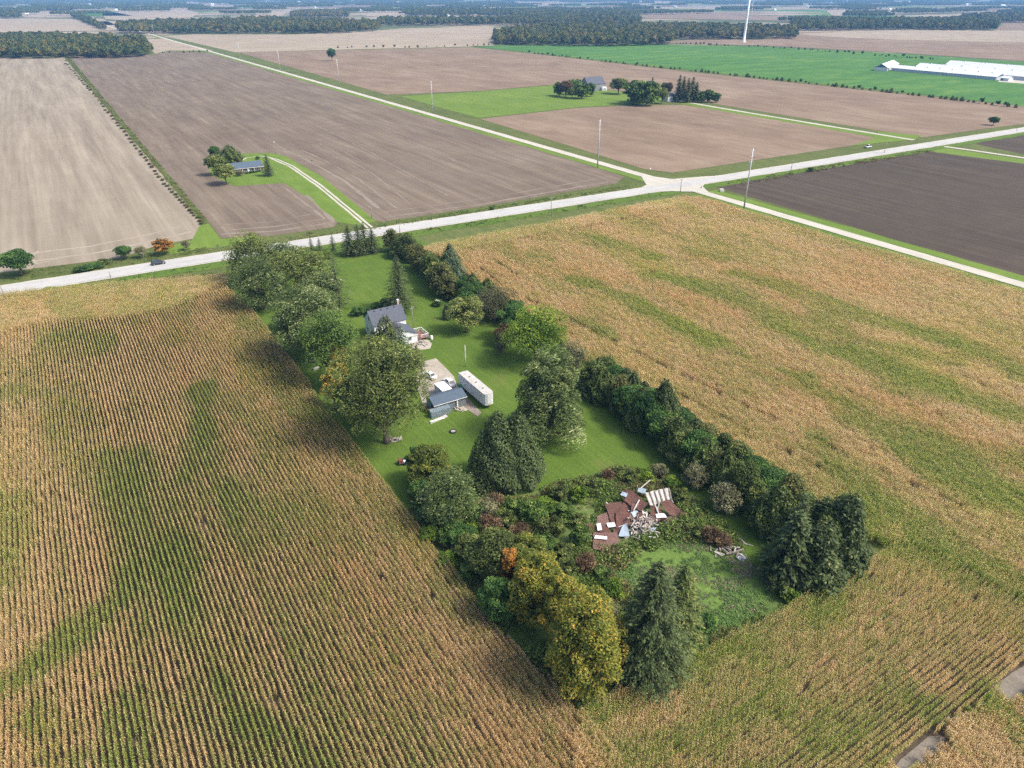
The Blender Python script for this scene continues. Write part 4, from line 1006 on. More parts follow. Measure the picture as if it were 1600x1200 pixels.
hedge_run([(100, 95), (140, 140), (200, 215), (260, 290), (318, 352)], 60, (1.8, 4.2), (4.5, 8), ['shrub_b', 'shrub_red', 'shrub_a', 'shrub_grey'], 'scrubby bush in the fence line between the stubble and the tilled field', 'bushes in the fence line by the stubble field', seed=15, name='fence_bush', cat='bush', jit=1.5)
hedge_run([(640, 350), (900, 306)], 1, (6, 6), (9, 9), ['shrub_a'], 'small bush on the far verge of the main road', None, seed=16, name='verge_bush', cat='bush', jit=2)
# trees round the bungalow
plant('bungalow_tree', 'tree', 'small dark tree at the far left behind the bungalow', 337, 249, 228, 16, 'broad_b')
plant('bungalow_tree', 'tree', 'dark purple-green tree behind the left end of the bungalow roof', 361, 255, 226, 26, 'cedar_c', wscale=1.2)
plant('bungalow_tree', 'tree', 'olive tree at the left side of the bungalow, farther one', 340, 274, 240, 28, 'broad_c')
plant('bungalow_tree', 'tree', 'olive tree at the left side of the bungalow, nearer one', 354, 288, 254, 32, 'broad_c')
plant('bungalow_tree', 'tree', 'pointed blue-green spruce right of the bungalow', 420, 275, 241, 18, 'spruce_a', wscale=1.2)
plant('bungalow_bush', 'bush', 'small round bush on the lawn behind the bungalow', 403, 249, 244, 8, 'shrub_a')
plant('bungalow_bush', 'bush', 'grey bush at the left corner of the bungalow', 374, 275, 266, 13, 'shrub_grey')
# far farmstead
for (px, py, tp, w, k, l) in ((873, 150, 127, 18, 'far_tree', 'leftmost dark tree of the clump left of the grey barn'), (884, 152, 125, 22, 'broad_red', 'red-topped tree in the clump left of the grey barn'),
        (899, 148, 122, 24, 'far_tree_b', 'tallest tree of the clump left of the grey barn'), (908, 154, 128, 26, 'far_tree', 'dark front tree of the clump left of the grey barn'), (894, 154, 136, 16, 'broad_c', 'small pale bush in front of the clump left of the grey barn'),
        (923, 151, 128, 14, 'far_tree', 'rightmost dark tree of the clump left of the grey barn'), (966, 147, 121, 28, 'broad_c', 'spreading brownish tree just right of the grey barn'),
        (990, 163, 124, 34, 'far_tree', 'big dark tree at the left of the far yard grove'), (1010, 165, 124, 40, 'far_tree', 'biggest dark tree of the far yard grove'), (1000, 160, 126, 34, 'far_tree_b', 'middle dark tree of the far yard grove'),
        (1017, 158, 120, 14, 'far_spruce', 'pointed spruce rising out of the far yard grove'), (1034, 162, 136, 18, 'broad_c', 'pale olive tree left of the small white house'), (1044, 150, 128, 12, 'broad_red', 'reddish tree behind the small white house'),
        (1037, 149, 128, 12, 'far_tree', 'small dark tree behind the small white house')):
    plant('farmstead_tree', 'tree', l, px, py, tp, w, k, 'trees round the far farmstead')
for i, (px, py, tp, w) in enumerate(((1059, 159, 117, 13), (1066, 157, 119, 12), (1073, 160, 122, 13), (1080, 158, 120, 13), (1086, 160, 128, 14))):
    plant('farmstead_spruce', 'evergreen tree', 'tall dark spruce in the row right of the small white house', px, py, tp, w, 'far_spruce', 'spruces right of the small white house', wscale=1.3)
for i, (px, py, tp, w) in enumerate(((1096, 160, 141, 16), (1106, 160, 139, 18), (1118, 160, 144, 15))):
    plant('farmstead_bush', 'tree', ('leftmost', 'middle', 'rightmost')[i] + ' of three low round dark trees at the end of the far spruce row', px, py, tp, w, 'far_tree', 'trees round the far farmstead')
plant('lone_tree', 'tree', 'lone dark tree standing in the brown field beyond the side road', 519, 95, 75, 13, 'broad_b')
plant('lone_tree', 'tree', 'lone little tree on the far verge of the main road at the right edge', 1551, 196, 182, 15, 'broad_b')

# ------------------------------------------------------------------ little shrub rows between the far fields
def tiny_row(pts, n, label, group, seed):
    r = random.Random(seed)
    for i in range(n):
        t = (i + r.uniform(-.35, .35) + .5) / n * (len(pts) - 1); k = max(0, min(int(t), len(pts) - 2)); f = t - k
        px = pts[k][0] + (pts[k + 1][0] - pts[k][0]) * f; py = pts[k][1] + (pts[k + 1][1] - pts[k][1]) * f
        if r.random() < .14: continue
        p = G(px, py); s = r.choice((.7, .85, 1.0, 1.2)) * r.uniform(.85, 1.15)
        key = 'tiny_cedar' if r.random() < .75 else 'tiny_round'
        o = link('field_cedar', PROTO[key][0], None, p, (0, 0, r.uniform(0, 6)), (s, s, s * r.uniform(.85, 1.1)))
        tag(o, label, 'evergreen shrub', group)
tiny_row([(815, 82), (900, 91), (1000, 103), (1100, 113), (1200, 124), (1330, 138), (1460, 153), (1600, 170)], 108, 'small dark evergreen in the row between brown field and green field', 'evergreens along the near edge of the green field', 1)
tiny_row([(1052, 68), (1150, 72), (1260, 78), (1380, 88), (1460, 93)], 62, 'tiny dark evergreen in the row along the far edge of the green field', 'evergreens along the far edge of the green field', 2)
tiny_row([(525, 75), (600, 75), (700, 73), (770, 70)], 22, 'tiny dark bush in the line between the pale and the brown field', 'bushes between the pale and the brown field', 3)
tiny_row([(235, 83), (290, 82), (330, 81)], 8, 'tiny dark bush at the top edge of the tilled field', 'bushes at the top edge of the tilled field', 4)

# ------------------------------------------------------------------ far woods, one mass each
def wood_tree(seed, mat_):
    g = np.random.default_rng(seed)
    blobs = [(np.array([0, 0, 8.0]), np.array([5.0, 5.0, 6.0]))] + [(np.array([math.cos(a) * 2.8, math.sin(a) * 2.8, 9 + g.normal(0, 1.6)]), np.array([2.6, 2.6, 2.8])) for a in np.arange(0, 6.2, 1.05)]
    P, D, bi = crown_pts(g, blobs, 230)
    tb = g.normal(0, .14, len(blobs))
    v, f = quads(P, D + rdir(len(P), g) * .5, rdir(len(P), g), np.full(len(P), 2.5), np.full(len(P), 2.0))
    return np_mesh('wood_crown', v, f, (mat_,), np.clip(.45 + tb[bi] + g.normal(0, .14, len(P)), 0, 1))
wood_m = tuft_mat('wood_leaves', [(0, (.018, .034, .010)), (.5, (.060, .085, .022)), (1, (.16, .18, .05))], [(0, (.07, .055, .018)), (.5, (.19, .15, .040)), (1, (.36, .24, .06))], .15)
wood_kinds = [wood_tree(500 + i, wood_m) for i in range(5)]
def wood(label, polyg, spacing, seed, size=1.0, autumn=.2):
    g = np.random.default_rng(seed)
    xs = [p[0] for p in polyg]; ys = [p[1] for p in polyg]
    n = int((max(xs) - min(xs)) * (max(ys) - min(ys)) / spacing ** 2)
    x = g.uniform(min(xs), max(xs), n); y = g.uniform(min(ys), max(ys), n)
    k = inpoly(x, y, polyg); x, y = x[k], y[k]
    s = size * g.uniform(.6, 1.3, len(x))
    sc = np.stack([s, s, s * g.uniform(.8, 1.15, len(x))], 1)
    o = instancer('woodland', np.stack([x, y, np.zeros(len(x))], 1), wood_kinds, g.uniform(0, 6.28, len(x)), sc,
                  np.clip(autumn + (vnoise(x * .02, y * .02, seed) - .5) * .5 + g.normal(0, .22, len(x)), 0, 1))
    tag(o, label, 'woodland')
    return len(x)
nt_ = 0
for i, (lab, q, sp, sz, au) in enumerate([
    ('dense green wood at the left behind the pale stubble field', [(-120, 92), (190, 91), (224, 89), (240, 83), (228, 70), (120, 64), (-120, 64)], 8.0, 1.0, .15),
    ('long wood behind the pale field left of centre', [(186, 53), (400, 53), (520, 53), (592, 49), (588, 42), (420, 34), (300, 40), (186, 42)], 11, 1.15, .25),
    ('wood strip running from the centre to the big wood', [(590, 41), (800, 40), (1000, 40), (1000, 33), (590, 35)], 12, 1.15, .2),
    ('small purple-brown wood in the far fields', [(455, 28), (545, 28), (545, 23), (455, 23)], 12, 1.1, .55),
    ('dark wood far behind the centre', [(635, 25.5), (800, 26), (800, 19), (640, 18)], 15, 1.2, .1),
    ('big dark wood behind the green field', [(772, 70), (860, 72), (960, 73), (1048, 70), (1052, 60), (1000, 46), (860, 44), (772, 58)], 8.5, 1.05, .2),
    ('long wood to the left of the wind turbine and behind it', [(1000, 62), (1130, 62), (1242, 61), (1240, 52), (1100, 46), (1000, 46)], 9, 1.1, .25),
    ('long dark wood right of the wind turbine', [(1236, 49), (1400, 47), (1555, 48), (1562, 36), (1400, 36), (1236, 40)], 10, 1.15, .15),
    ('wood at the right edge beyond the long dark wood', [(1560, 36), (1760, 36), (1760, 28), (1500, 28)], 12, 1.15, .15),
    ('wooded country behind the big wood with white farm roofs', [(800, 36), (980, 35), (1000, 27), (960, 21), (800, 19)], 13, 1.15, .15),
    ('wood at the far left under the horizon', [(-60, 29), (34, 29), (30, 19), (-60, 19)], 13, 1.2, .1),
    ('tree line along the far side road at the left', [(112, 26), (128, 28), (168, 47), (158, 47), (118, 30)], 8, .9, .1),
    ('narrow tree belt across the far left fields', [(30, 17.5), (114, 17.5), (114, 15), (30, 15)], 12, 1.1, .1)]):
    nt_ += wood(lab, GG(q), sp, 700 + i, sz, au)
# belts in the hazy distance: all one mass
g_ = np.random.default_rng(99)
XX, YY = [], []
for (aa, bb, la, lb) in wood_blocks:
    dd = un(aa + la / 2, bb + lb / 2).y
    sp = 13 if dd < 4500 else 20
    n = int(la * lb / sp ** 2)
    a = aa + g_.uniform(0, la, n); b = bb + g_.uniform(0, lb, n)
    x, y = toxy(a, b); XX.append(x); YY.append(y)
XX = np.concatenate(XX); YY = np.concatenate(YY)
s = np.where(YY < 4500, 1.15, 1.8) * g_.uniform(.8, 1.2, len(XX))
o = instancer('distant_woodland', np.stack([XX, YY, np.zeros(len(XX))], 1), wood_kinds[:2], g_.uniform(0, 6.28, len(XX)), np.stack([s, s, np.minimum(s, 1.3)], 1), np.full(len(XX), .12))
tag(o, 'belts of trees fading blue towards the horizon', 'woodland')
print('wood trees', nt_, len(XX))

# ------------------------------------------------------------------ weeds, brush and rough grass
def tuft(seed, n, r, h, mat_, leaf, up=.6):
    g = np.random.default_rng(seed)
    a = g.uniform(0, 6.28, n); rr = r * np.sqrt(g.random(n)); z = h * (1 - (rr / r) ** 2 * .7) * g.uniform(.25, 1, n)
    P = np.stack([np.cos(a) * rr, np.sin(a) * rr, z], 1)
    al = rdir(n, g); al[:, 2] = np.abs(al[:, 2]) + up
    v, f = quads(P, rdir(n, g) + np.array([0, 0, .5 if up > .3 else 2.0]), al, leaf * g.uniform(.7, 1.4, n), leaf * g.uniform(.3, .6, n))
    return np_mesh('tuft', v, f, (mat_,), np.clip(.45 + g.normal(0, .2, n), 0, .999))
weed_m = tuft_mat('weed_leaves', [(0, (.045, .080, .020)), (.4, (.110, .180, .036)), (.75, (.20, .275, .060)), (1, (.38, .38, .13))], [(0, (.065, .045, .026)), (.5, (.165, .120, .060)), (.85, (.32, .26, .10)), (1, (.48, .38, .17))])
grass_m = tuft_mat('long_grass_blades', [(0, (.060, .115, .026)), (.5, (.100, .18, .040)), (1, (.19, .27, .08))], [(0, (.12, .10, .06)), (.5, (.23, .195, .12)), (1, (.36, .31, .20))])
weed_k = [tuft(600 + i, 90, .75, .85, weed_m, .28) for i in range(5)]
grass_k = [tuft(620 + i, 80, .6, .35, grass_m, .35, .1) for i in range(4)]
def scatter(name, label, cat, polyg, dens, kinds, size, mixf, seed, excl=()):
    g = np.random.default_rng(seed)
    xs = [p[0] for p in polyg]; ys = [p[1] for p in polyg]
    n = int((max(xs) - min(xs)) * (max(ys) - min(ys)) * dens)
    x = g.uniform(min(xs), max(xs), n); y = g.uniform(min(ys), max(ys), n)
    k = inpoly(x, y, polyg)
    for e in excl: k &= ~inpoly(x, y, e)
    x, y = x[k], y[k]
    clump = vnoise(x * .22, y * .22, seed)
    k = g.random(len(x)) < clump * 1.5; x, y, clump = x[k], y[k], clump[k]
    s = size * g.uniform(.5, 1.2, len(x)) * (.45 + clump)
    mv = np.clip(mixf(x, y, g), 0, 1)
    o = instancer(name, np.stack([x, y, np.full(len(x), .03)], 1), kinds, g.uniform(0, 6.28, len(x)), np.stack([s, s, s], 1), mv)
    tag(o, label, cat); return o
barn_hole = GG([(936, 818), (1000, 778), (1040, 772), (1070, 810), (1020, 832), (968, 862), (930, 855)])
for sgn, lb in ((-1, 'rough grass on the near verge of the main road'), (1, 'rough grass on the far verge of the main road')):
    q = [main_pts[3] + B * sgn * 5.8, main_pts[6] + B * sgn * 5.8, main_pts[6] + B * sgn * 12, main_pts[3] + B * sgn * 12]
    scatter('verge_weeds', lb, 'grass', [main_pts[2] + B * sgn * 6.2, c1 - A * 16 + B * sgn * 6.2, c1 - A * 16 + B * sgn * 12, main_pts[2] + B * sgn * 12], .35, grass_k + weed_k[:2], .8, lambda x, y, g: .2 + (vnoise(x * .08, y * .08, 90) - .5) * 1.2, 90 + sgn)
rough_px = [(640, 750), (735, 782), (800, 782), (860, 765), (905, 750), (960, 735), (1030, 738), (1072, 778), (1130, 818), (1175, 872), (1120, 845), (1040, 848), (985, 868), (955, 900), (1035, 960), (1070, 1000), (918, 1114), (880, 1096), (735, 930), (640, 800)]
scatter('brush', 'tangled green and brown weeds round the collapsed barn', 'weeds', GG(rough_px), 2.3, weed_k, 1.45, lambda x, y, g: .26 + (vnoise(x * .16, y * .16, 77) - .5) * 1.1 + g.normal(0, .15, len(x)), 81, [barn_hole])
scatter('brush', 'weedy strip along the corn at the lower right of the yard', 'weeds', GG([(1215, 925), (1260, 925), (1392, 866), (1392, 872), (1180, 990), (920, 1116), (900, 1100), (1070, 1005), (1160, 975), (1210, 940)]), 1.2, weed_k, .9, lambda x, y, g: .35 + (vnoise(x * .1, y * .1, 78) - .5) * .9, 82)
scatter('long_grass_tufts', 'wind-laid long grass in front of the collapsed barn', 'grass', GG([(1010, 868), (1060, 842), (1100, 845), (1140, 880), (1165, 920), (1220, 930), (1160, 975), (1070, 995), (1030, 960), (945, 905), (990, 862)]), 4.5, grass_k, 1.1,
        lambda x, y, g: .02 + (vnoise(x * .12, y * .35, 79) - .5) * 1.3 + g.normal(0, .08, len(x)), 83)
scatter('long_grass_tufts', 'pale dry grass between the long grass and the corner spruces', 'grass', GG([(1120, 865), (1190, 885), (1240, 930), (1180, 965), (1150, 955), (1190, 925), (1160, 915), (1140, 880)]), 2.0, grass_k, 1.0, lambda x, y, g: .75 + g.normal(0, .15, len(x)), 84)
scatter('verge_weeds', 'rough grass on the verge between the left corn and the road', 'grass', GG([(-40, 478), (150, 461), (345, 446), (372, 425), (200, 437), (-40, 466)]), .9, weed_k, .7, lambda x, y, g: .3 + (vnoise(x * .1, y * .1, 80) - .5) * 1.0, 85)
scatter('verge_weeds', 'rough grass in the ditch beside the stubble field', 'grass', GG([(-40, 432), (190, 404), (320, 385), (340, 392), (190, 416), (-40, 446)]), .8, weed_k, .6, lambda x, y, g: .25 + (vnoise(x * .1, y * .1, 81) - .5) * .8, 86)
scatter('verge_weeds', 'dark weeds in the ditch below the tilled field', 'grass', GG([(470, 372), (560, 357), (600, 350), (980, 290), (980, 294), (640, 350), (560, 364)]), .5, weed_k, .6, lambda x, y, g: .3 + (vnoise(x * .1, y * .1, 81) - .5) * .8, 87)
scatter('fence_weeds', 'rough strip of weeds between the stubble and the tilled field', 'weeds', GG([(99, 88), (107, 88), (327, 348), (316, 352)]), .6, weed_k, .8, lambda x, y, g: .55 + (vnoise(x * .1, y * .1, 82) - .5) * .9, 89)
scatter('verge_weeds', 'weeds along the ditch of the dark tilled field', 'grass', GG([(1130, 286), (1300, 258), (1455, 234), (1455, 238), (1300, 264), (1150, 292)]), .4, weed_k, .8, lambda x, y, g: .5 + (vnoise(x * .1, y * .1, 81) - .5) * 1.2, 88)

# shrubs in the brush, one by one
br_ = random.Random(21)
brush_spots = [(672, 842, 30, 'shrub_c'), (700, 850, 34, 'shrub_a'), (735, 812, 40, 'shrub_a'), (760, 805, 34, 'shrub_grey'), (728, 870, 36, 'shrub_b'), (742, 838, 26, 'shrub_c'), (765, 835, 34, 'shrub_red'), (790, 820, 30, 'shrub_b'),
    (775, 790, 24, 'shrub_red'), (805, 800, 28, 'shrub_a'), (700, 880, 30, 'shrub_c'), (735, 905, 34, 'shrub_a'), (830, 815, 40, 'shrub_a'), (850, 800, 34, 'shrub_c'), (862, 835, 34, 'shrub_b'), (880, 805, 30, 'shrub_a'),
    (850, 860, 34, 'shrub_a'), (880, 868, 30, 'shrub_b'), (905, 850, 30, 'shrub_a'), (872, 780, 26, 'shrub_b'), (905, 782, 26, 'shrub_c'), (925, 768, 24, 'shrub_b'), (905, 820, 26, 'shrub_b'), (888, 895, 30, 'shrub_b'),
    (915, 892, 30, 'shrub_red'), (940, 905, 28, 'shrub_a'), (955, 935, 34, 'shrub_c'), (950, 960, 30, 'shrub_grey'), (920, 880, 22, 'shrub_red'), (985, 755, 22, 'shrub_b'),
    (1010, 750, 24, 'shrub_c'), (1030, 745, 22, 'shrub_grey'), (1048, 760, 22, 'shrub_c'), (1062, 782, 24, 'shrub_b'), (1085, 838, 26, 'shrub_b'), (1110, 845, 28, 'shrub_red'), (1128, 852, 26, 'shrub_red'),
    (1075, 1000, 34, 'shrub_a'), (1100, 985, 30, 'shrub_deep'), (1040, 1050, 30, 'shrub_a'), (950, 750, 20, 'shrub_red'), (968, 744, 20, 'shrub_b'),
    (1090, 815, 16, 'shrub_b'), (1215, 925, 30, 'shrub_b'), (1235, 940, 24, 'shrub_c'), (665, 815, 26, 'shrub_deep'), (812, 840, 28, 'shrub_red')]
lab = {'shrub_a': 'mid-green', 'shrub_b': 'olive', 'shrub_c': 'bright green', 'shrub_red': 'reddish-brown', 'shrub_grey': 'grey twiggy', 'shrub_deep': 'dark green'}
for px, py, w, k in brush_spots:
    hp = w * br_.uniform(.55, .85)
    plant('brush_shrub', 'shrub', '%s shrub in the overgrown ground near the collapsed barn' % lab[k], px, py, py - hp, w * 1.15, k, '%s shrubs round the collapsed barn' % lab[k])
# ------------------------------------------------------------------ building materials
def shingle_mat(name, col):
    m, nt, out = new_mat(name)
    p = pbsdf(nt, out, .9, spec=.15)
    tc = nt.nodes.new("ShaderNodeTexCoord")
    br = nt.nodes.new("ShaderNodeTexBrick"); br.inputs['Scale'].default_value = 1.0
    br.inputs['Brick Width'].default_value = .3; br.inputs['Row Height'].default_value = .14; br.inputs['Mortar Size'].default_value = .012
    br.inputs['Color1'].default_value = rgba(col); br.inputs['Color2'].default_value = rgba(tuple(c * .72 for c in col)); br.inputs['Mortar'].default_value = rgba(tuple(c * .4 for c in col))
    nt.links.new(tc.outputs['Object'], br.inputs[0])
    n = noise(nt, tc.outputs['Object'], .8, 5, .7)
    c = mixc(nt, mathn(nt, 'MULTIPLY', n, .45), br.outputs[0], tuple(min(1, c * 1.5) for c in col))
    nt.links.new(c, p.inputs['Base Color'])
    return m
SH_GREY = shingle_mat('grey_shingles', (.095, .105, .13))
SH_BLUE = shingle_mat('slate_blue_shingles', (.085, .115, .15))
SH_DARK = shingle_mat('dark_shingles', (.085, .085, .095))
WHITE = plain_mat('white_siding', (.66, .68, .70), .6, var=.05, scale=2, dirt=(.5, .5, .46), dirt_amt=.25, rib=(0, 0, 30))
WHITE_TRIM = plain_mat('white_trim', (.66, .66, .64), .5, var=.04)
WHITE_METAL = plain_mat('white_sheet_metal', (.60, .62, .64), .45, var=.05, scale=.7, dirt=(.42, .38, .32), dirt_amt=.35)
WHITE_ROOF = plain_mat('white_metal_roof', (.60, .61, .62), .45, var=.03, scale=.2, dirt=(.6, .58, .55), dirt_amt=.2)
DIRTY_ROOF = plain_mat('dirty_white_roof', (.46, .45, .42), .7, var=.12, scale=1.2, dirt=(.30, .27, .22), dirt_amt=.5)
BLUE_SIDING = plain_mat('weathered_blue_siding', (.18, .245, .285), .8, var=.2, scale=1.4, dirt=(.30, .33, .34), dirt_amt=.5, rib=(9, 0, 0))
GREY_WOOD = plain_mat('weathered_grey_boards', (.23, .20, .17), .9, var=.35, scale=2.5, spec=.1)
PALE_WOOD = plain_mat('bleached_boards', (.40, .365, .32), .9, var=.3, scale=2.5, spec=.1)
WHITE_WOOD = plain_mat('flaking_white_boards', (.48, .47, .44), .8, var=.18, scale=2, dirt=(.35, .31, .27), dirt_amt=.5)
RED_WOOD = plain_mat('red_stained_deck', (.19, .085, .07), .8, var=.25, scale=2)
RUST = plain_mat('rusty_roof_metal', (.135, .060, .045), .75, metal=.0, var=.25, scale=.9, dirt=(.23, .12, .09), dirt_amt=.5, rib=(8, 0, 0))
RUST2 = plain_mat('faded_rusty_roof_metal', (.20, .105, .082), .75, metal=.0, var=.2, scale=.8, dirt=(.29, .19, .155), dirt_amt=.5, rib=(8, 0, 0))
BLUE_SHEET = plain_mat('pale_blue_sheet', (.30, .37, .42), .5, var=.15, scale=1.5)
BRICK = plain_mat('dark_red_brick', (.15, .075, .060), .9, var=.35, scale=6)
GLASS = plain_mat('dark_window_glass', (.03, .04, .05), .12, var=.2, spec=.6)
BLACK = plain_mat('black_rubber', (.025, .025, .026), .9, var=.2)
DARKM = plain_mat('dark_paint', (.055, .06, .065), .6, var=.2)
STEEL = plain_mat('galvanised_steel', (.42, .43, .44), .5, metal=.2, var=.1)
POLE_WOOD = plain_mat('grey_pole_wood', (.24, .21, .18), .95, var=.25)
POLE_PALE = plain_mat('pale_pole', (.55, .53, .49), .9, var=.15)
BARN_GREY = plain_mat('weathered_barn_boards', (.20, .20, .21), .9, var=.25, scale=1.0, rib=(4, 0, 0))
TURB = plain_mat('turbine_white', (.80, .81, .82), .4, var=.02)
CARWHITE = plain_mat('white_car_paint', (.62, .63, .64), .25, var=.02, spec=.6)
CARDARK = plain_mat('dark_blue_car_paint', (.018, .022, .034), .22, var=.1, spec=.7)
CHROME = plain_mat('bright_wheel_metal', (.5, .5, .5), .35, metal=.8, var=.05)
LAMPR = plain_mat('red_lamp_glass', (.35, .02, .02), .3, var=.1)
LAMPW = plain_mat('clear_lamp_glass', (.75, .75, .72), .2, var=.05)
GREENP = plain_mat('green_paint', (.08, .26, .14), .6, var=.2)
TEAL = plain_mat('teal_gable', (.04, .12, .13), .7, var=.2)
BALE = plain_mat('rubbish', (.45, .40, .36), .9, var=.5, scale=5)

RY = math.atan2(A.y, A.x)            # rotation that turns local x into the main road's direction
def gable_parts(x0, x1, y0, y1, ze, zr, over=.35, t=.14, ridge_y=None, base=0.0, gable_over=None):
    """walls with gables at x0 and x1, and two roof slabs whose ridge runs along x"""
    ry = (y0 + y1) / 2 if ridge_y is None else ridge_y
    go = over if gable_over is None else gable_over
    w = MB()
    w.solid([(x0, y0, base), (x1, y0, base), (x1, y1, base), (x0, y1, base), (x0, y0, ze), (x1, y0, ze), (x1, y1, ze), (x0, y1, ze), (x0, ry, zr), (x1, ry, zr)],
            [(0, 1, 5, 4), (1, 2, 6, 9, 5), (2, 3, 7, 6), (3, 0, 4, 8, 7), (3, 2, 1, 0), (4, 5, 9, 8), (6, 7, 8, 9)])
    k0 = (zr - ze) / (ry - y0); k1 = (zr - ze) / (y1 - ry)
    e0 = (y0 - over, ze - over * k0 + .02); e1 = (y1 + over, ze - over * k1 + .02)
    r0 = MB().slab([(x0 - go, e0[0], e0[1] + t), (x1 + go, e0[0], e0[1] + t), (x1 + go, ry, zr + .02 + t), (x0 - go, ry, zr + .02 + t)], t * .9)
    r1 = MB().slab([(x1 + go, e1[0], e1[1] + t), (x0 - go, e1[0], e1[1] + t), (x0 - go, ry + .003, zr + .02 + t), (x1 + go, ry + .003, zr + .02 + t)], t * .9)
    return w, r0, r1
def window_y(parent, x, y, z, w, h, out=-1, frame=None, glass=None):
    """window in a wall that faces local y*out"""
    f = MB(); d = .07 * out; b = .09
    for bx in ((x - w / 2 - b, x + w / 2 + b, z - b, z), (x - w / 2 - b, x + w / 2 + b, z + h, z + h + b), (x - w / 2 - b, x - w / 2, z, z + h), (x + w / 2, x + w / 2 + b, z, z + h), (x - .03, x + .03, z, z + h)):
        f.box(bx[0], bx[1], min(y, y + d), max(y, y + d), bx[2], bx[3])
    fo = f.build('window', frame or WHITE_TRIM, parent)
    MB().box(x - w / 2 + .003, x + w / 2 - .003, min(y, y + d * .5), max(y, y + d * .5), z + .003, z + h - .003).build('pane', glass or GLASS, fo)
    return fo
def window_x(parent, x, y, z, w, h, out=-1, frame=None):
    f = MB(); d = .07 * out; b = .09
    for bx in ((y - w / 2 - b, y + w / 2 + b, z - b, z), (y - w / 2 - b, y + w / 2 + b, z + h, z + h + b), (y - w / 2 - b, y - w / 2, z, z + h), (y + w / 2, y + w / 2 + b, z, z + h), (y - .03, y + .03, z, z + h)):
        f.box(min(x, x + d), max(x, x + d), bx[0], bx[1], bx[2], bx[3])
    fo = f.build('window', frame or WHITE_TRIM, parent)
    MB().box(min(x, x + d * .5), max(x, x + d * .5), y - w / 2 + .003, y + w / 2 - .003, z + .003, z + h - .003).build('pane', GLASS, fo)
    return fo

# ------------------------------------------------------------------ white farmhouse
corner = G(634, 497.6, 4.8); corner.z = 0                      # front right corner of the main block
org = corner - A * 9.6
fh = empty('farmhouse', org, RY, 'white farmhouse with grey shingle roof, low front wing and deck', 'house')
w, r0, r1 = gable_parts(0, 9.6, 0, 7.2, 4.8, 7.8, .35)
w.build('wall', WHITE, fh); r0.build('roof', SH_GREY, fh); r1.build('roof', SH_GREY, fh)
for k in range(4):
    MB().box(1.5 + k * 2.0, 1.8 + k * 2.0, 3.0, 3.28, 7.35, 7.85).build('roof_vent', DARKM, fh)
ch = MB().box(9.0, 9.5, 3.9, 4.45, 6.8, 9.1).build('chimney', PALE_WOOD, fh)
MB().box(8.95, 9.55, 3.85, 4.5, 9.1, 9.22).build('chimney_cap', WHITE_TRIM, ch)
window_x(fh, 0, 3.6, 4.9, .9, 1.3); window_x(fh, 0, 2.2, 1.0, .9, 1.4); window_x(fh, 0, 5.2, 1.0, .9, 1.4)
window_y(fh, 1.4, 0, 1.1, 1.0, 1.3); window_x(fh, 9.6, 3.0, 1.1, .9, 1.3, 1); window_x(fh, 9.6, 3.6, 4.9, .9, 1.2, 1)
# wing: ridge along local y, towards the viewer
wing = empty('wing', (0, 0, 0)); wing.parent = fh
def turn(mb):  # swap x and y for a ridge that runs along y
    mb.v = [(p[1], p[0], p[2]) for p in mb.v]; mb.f = [list(reversed(f)) for f in mb.f]; return mb
w, r0, r1 = gable_parts(-6.6, -.05, 2.2, 9.9, 2.75, 4.45, .3)
turn(w).build('wing_wall', WHITE, wing); turn(r0).build('wing_roof', SH_DARK, wing); turn(r1).build('wing_roof', SH_GREY, wing)
window_y(wing, 7.6, -6.6, 1.15, .95, 1.0); window_y(wing, 3.9, -6.6, 1.15, .9, 1.0)
MB().box(2.1, 10.05, -6.95, -6.9, 2.45, 2.6).build('fascia', WHITE_TRIM, wing)
# deck
dk = empty('deck', (0, 0, 0)); dk.parent = fh
MB().box(10.1, 13.4, -6.6, -1.6, .75, .9).build('deck_floor', RED_WOOD, dk)
for (a_, b_) in (((10.15, -1.65), (13.35, -1.65)), ((13.35, -1.65), (13.35, -6.55)), ((13.35, -6.55), (11.0, -6.55))):
    MB().beam((a_[0], a_[1], 1.85), (b_[0], b_[1], 1.85), .16, .10).build('rail', WHITE_TRIM, dk)
    mb = MB(); n = 12
    for k in range(n + 1):
        t = k / n; x = a_[0] + (b_[0] - a_[0]) * t; y = a_[1] + (b_[1] - a_[1]) * t
        mb.beam((x, y, .9), (x, y, 1.83), .04)
    mb.build('balusters', WHITE_TRIM, dk)
for (x, y) in ((10.2, -6.5), (13.3, -6.5), (13.3, -4.1), (13.3, -1.7)):
    MB().box(x - .07, x + .07, y - .07, y + .07, -.1, 1.9).build('post', GREY_WOOD, dk)
st = MB()
for k in range(4): st.box(10.2, 11.0, -6.95 - k * .28, -6.68 - k * .28, .55 - k * .18, .61 - k * .18)
st.build('steps', GREY_WOOD, dk)
def L2W(o, x, y, z=0): return o.matrix_world @ Vector((x, y, z)) if False else Vector(o.location) + Matrix.Rotation(o.rotation_euler.z, 3, 'Z') @ Vector((x, y, z))
t_ = empty('water_tank', L2W(fh, 14.0, -7.0), 0, 'small white tank standing at the corner of the farmhouse deck', 'tank')
MB().lathe([(.40, 0), (.42, .1), (.42, 1.0), (.30, 1.15), (.1, 1.2)], 14).build('tank_body', WHITE_TRIM, t_, True); MB().lathe([(.09, 1.2), (.09, 1.3)], 8).build('lid', DARKM, t_)
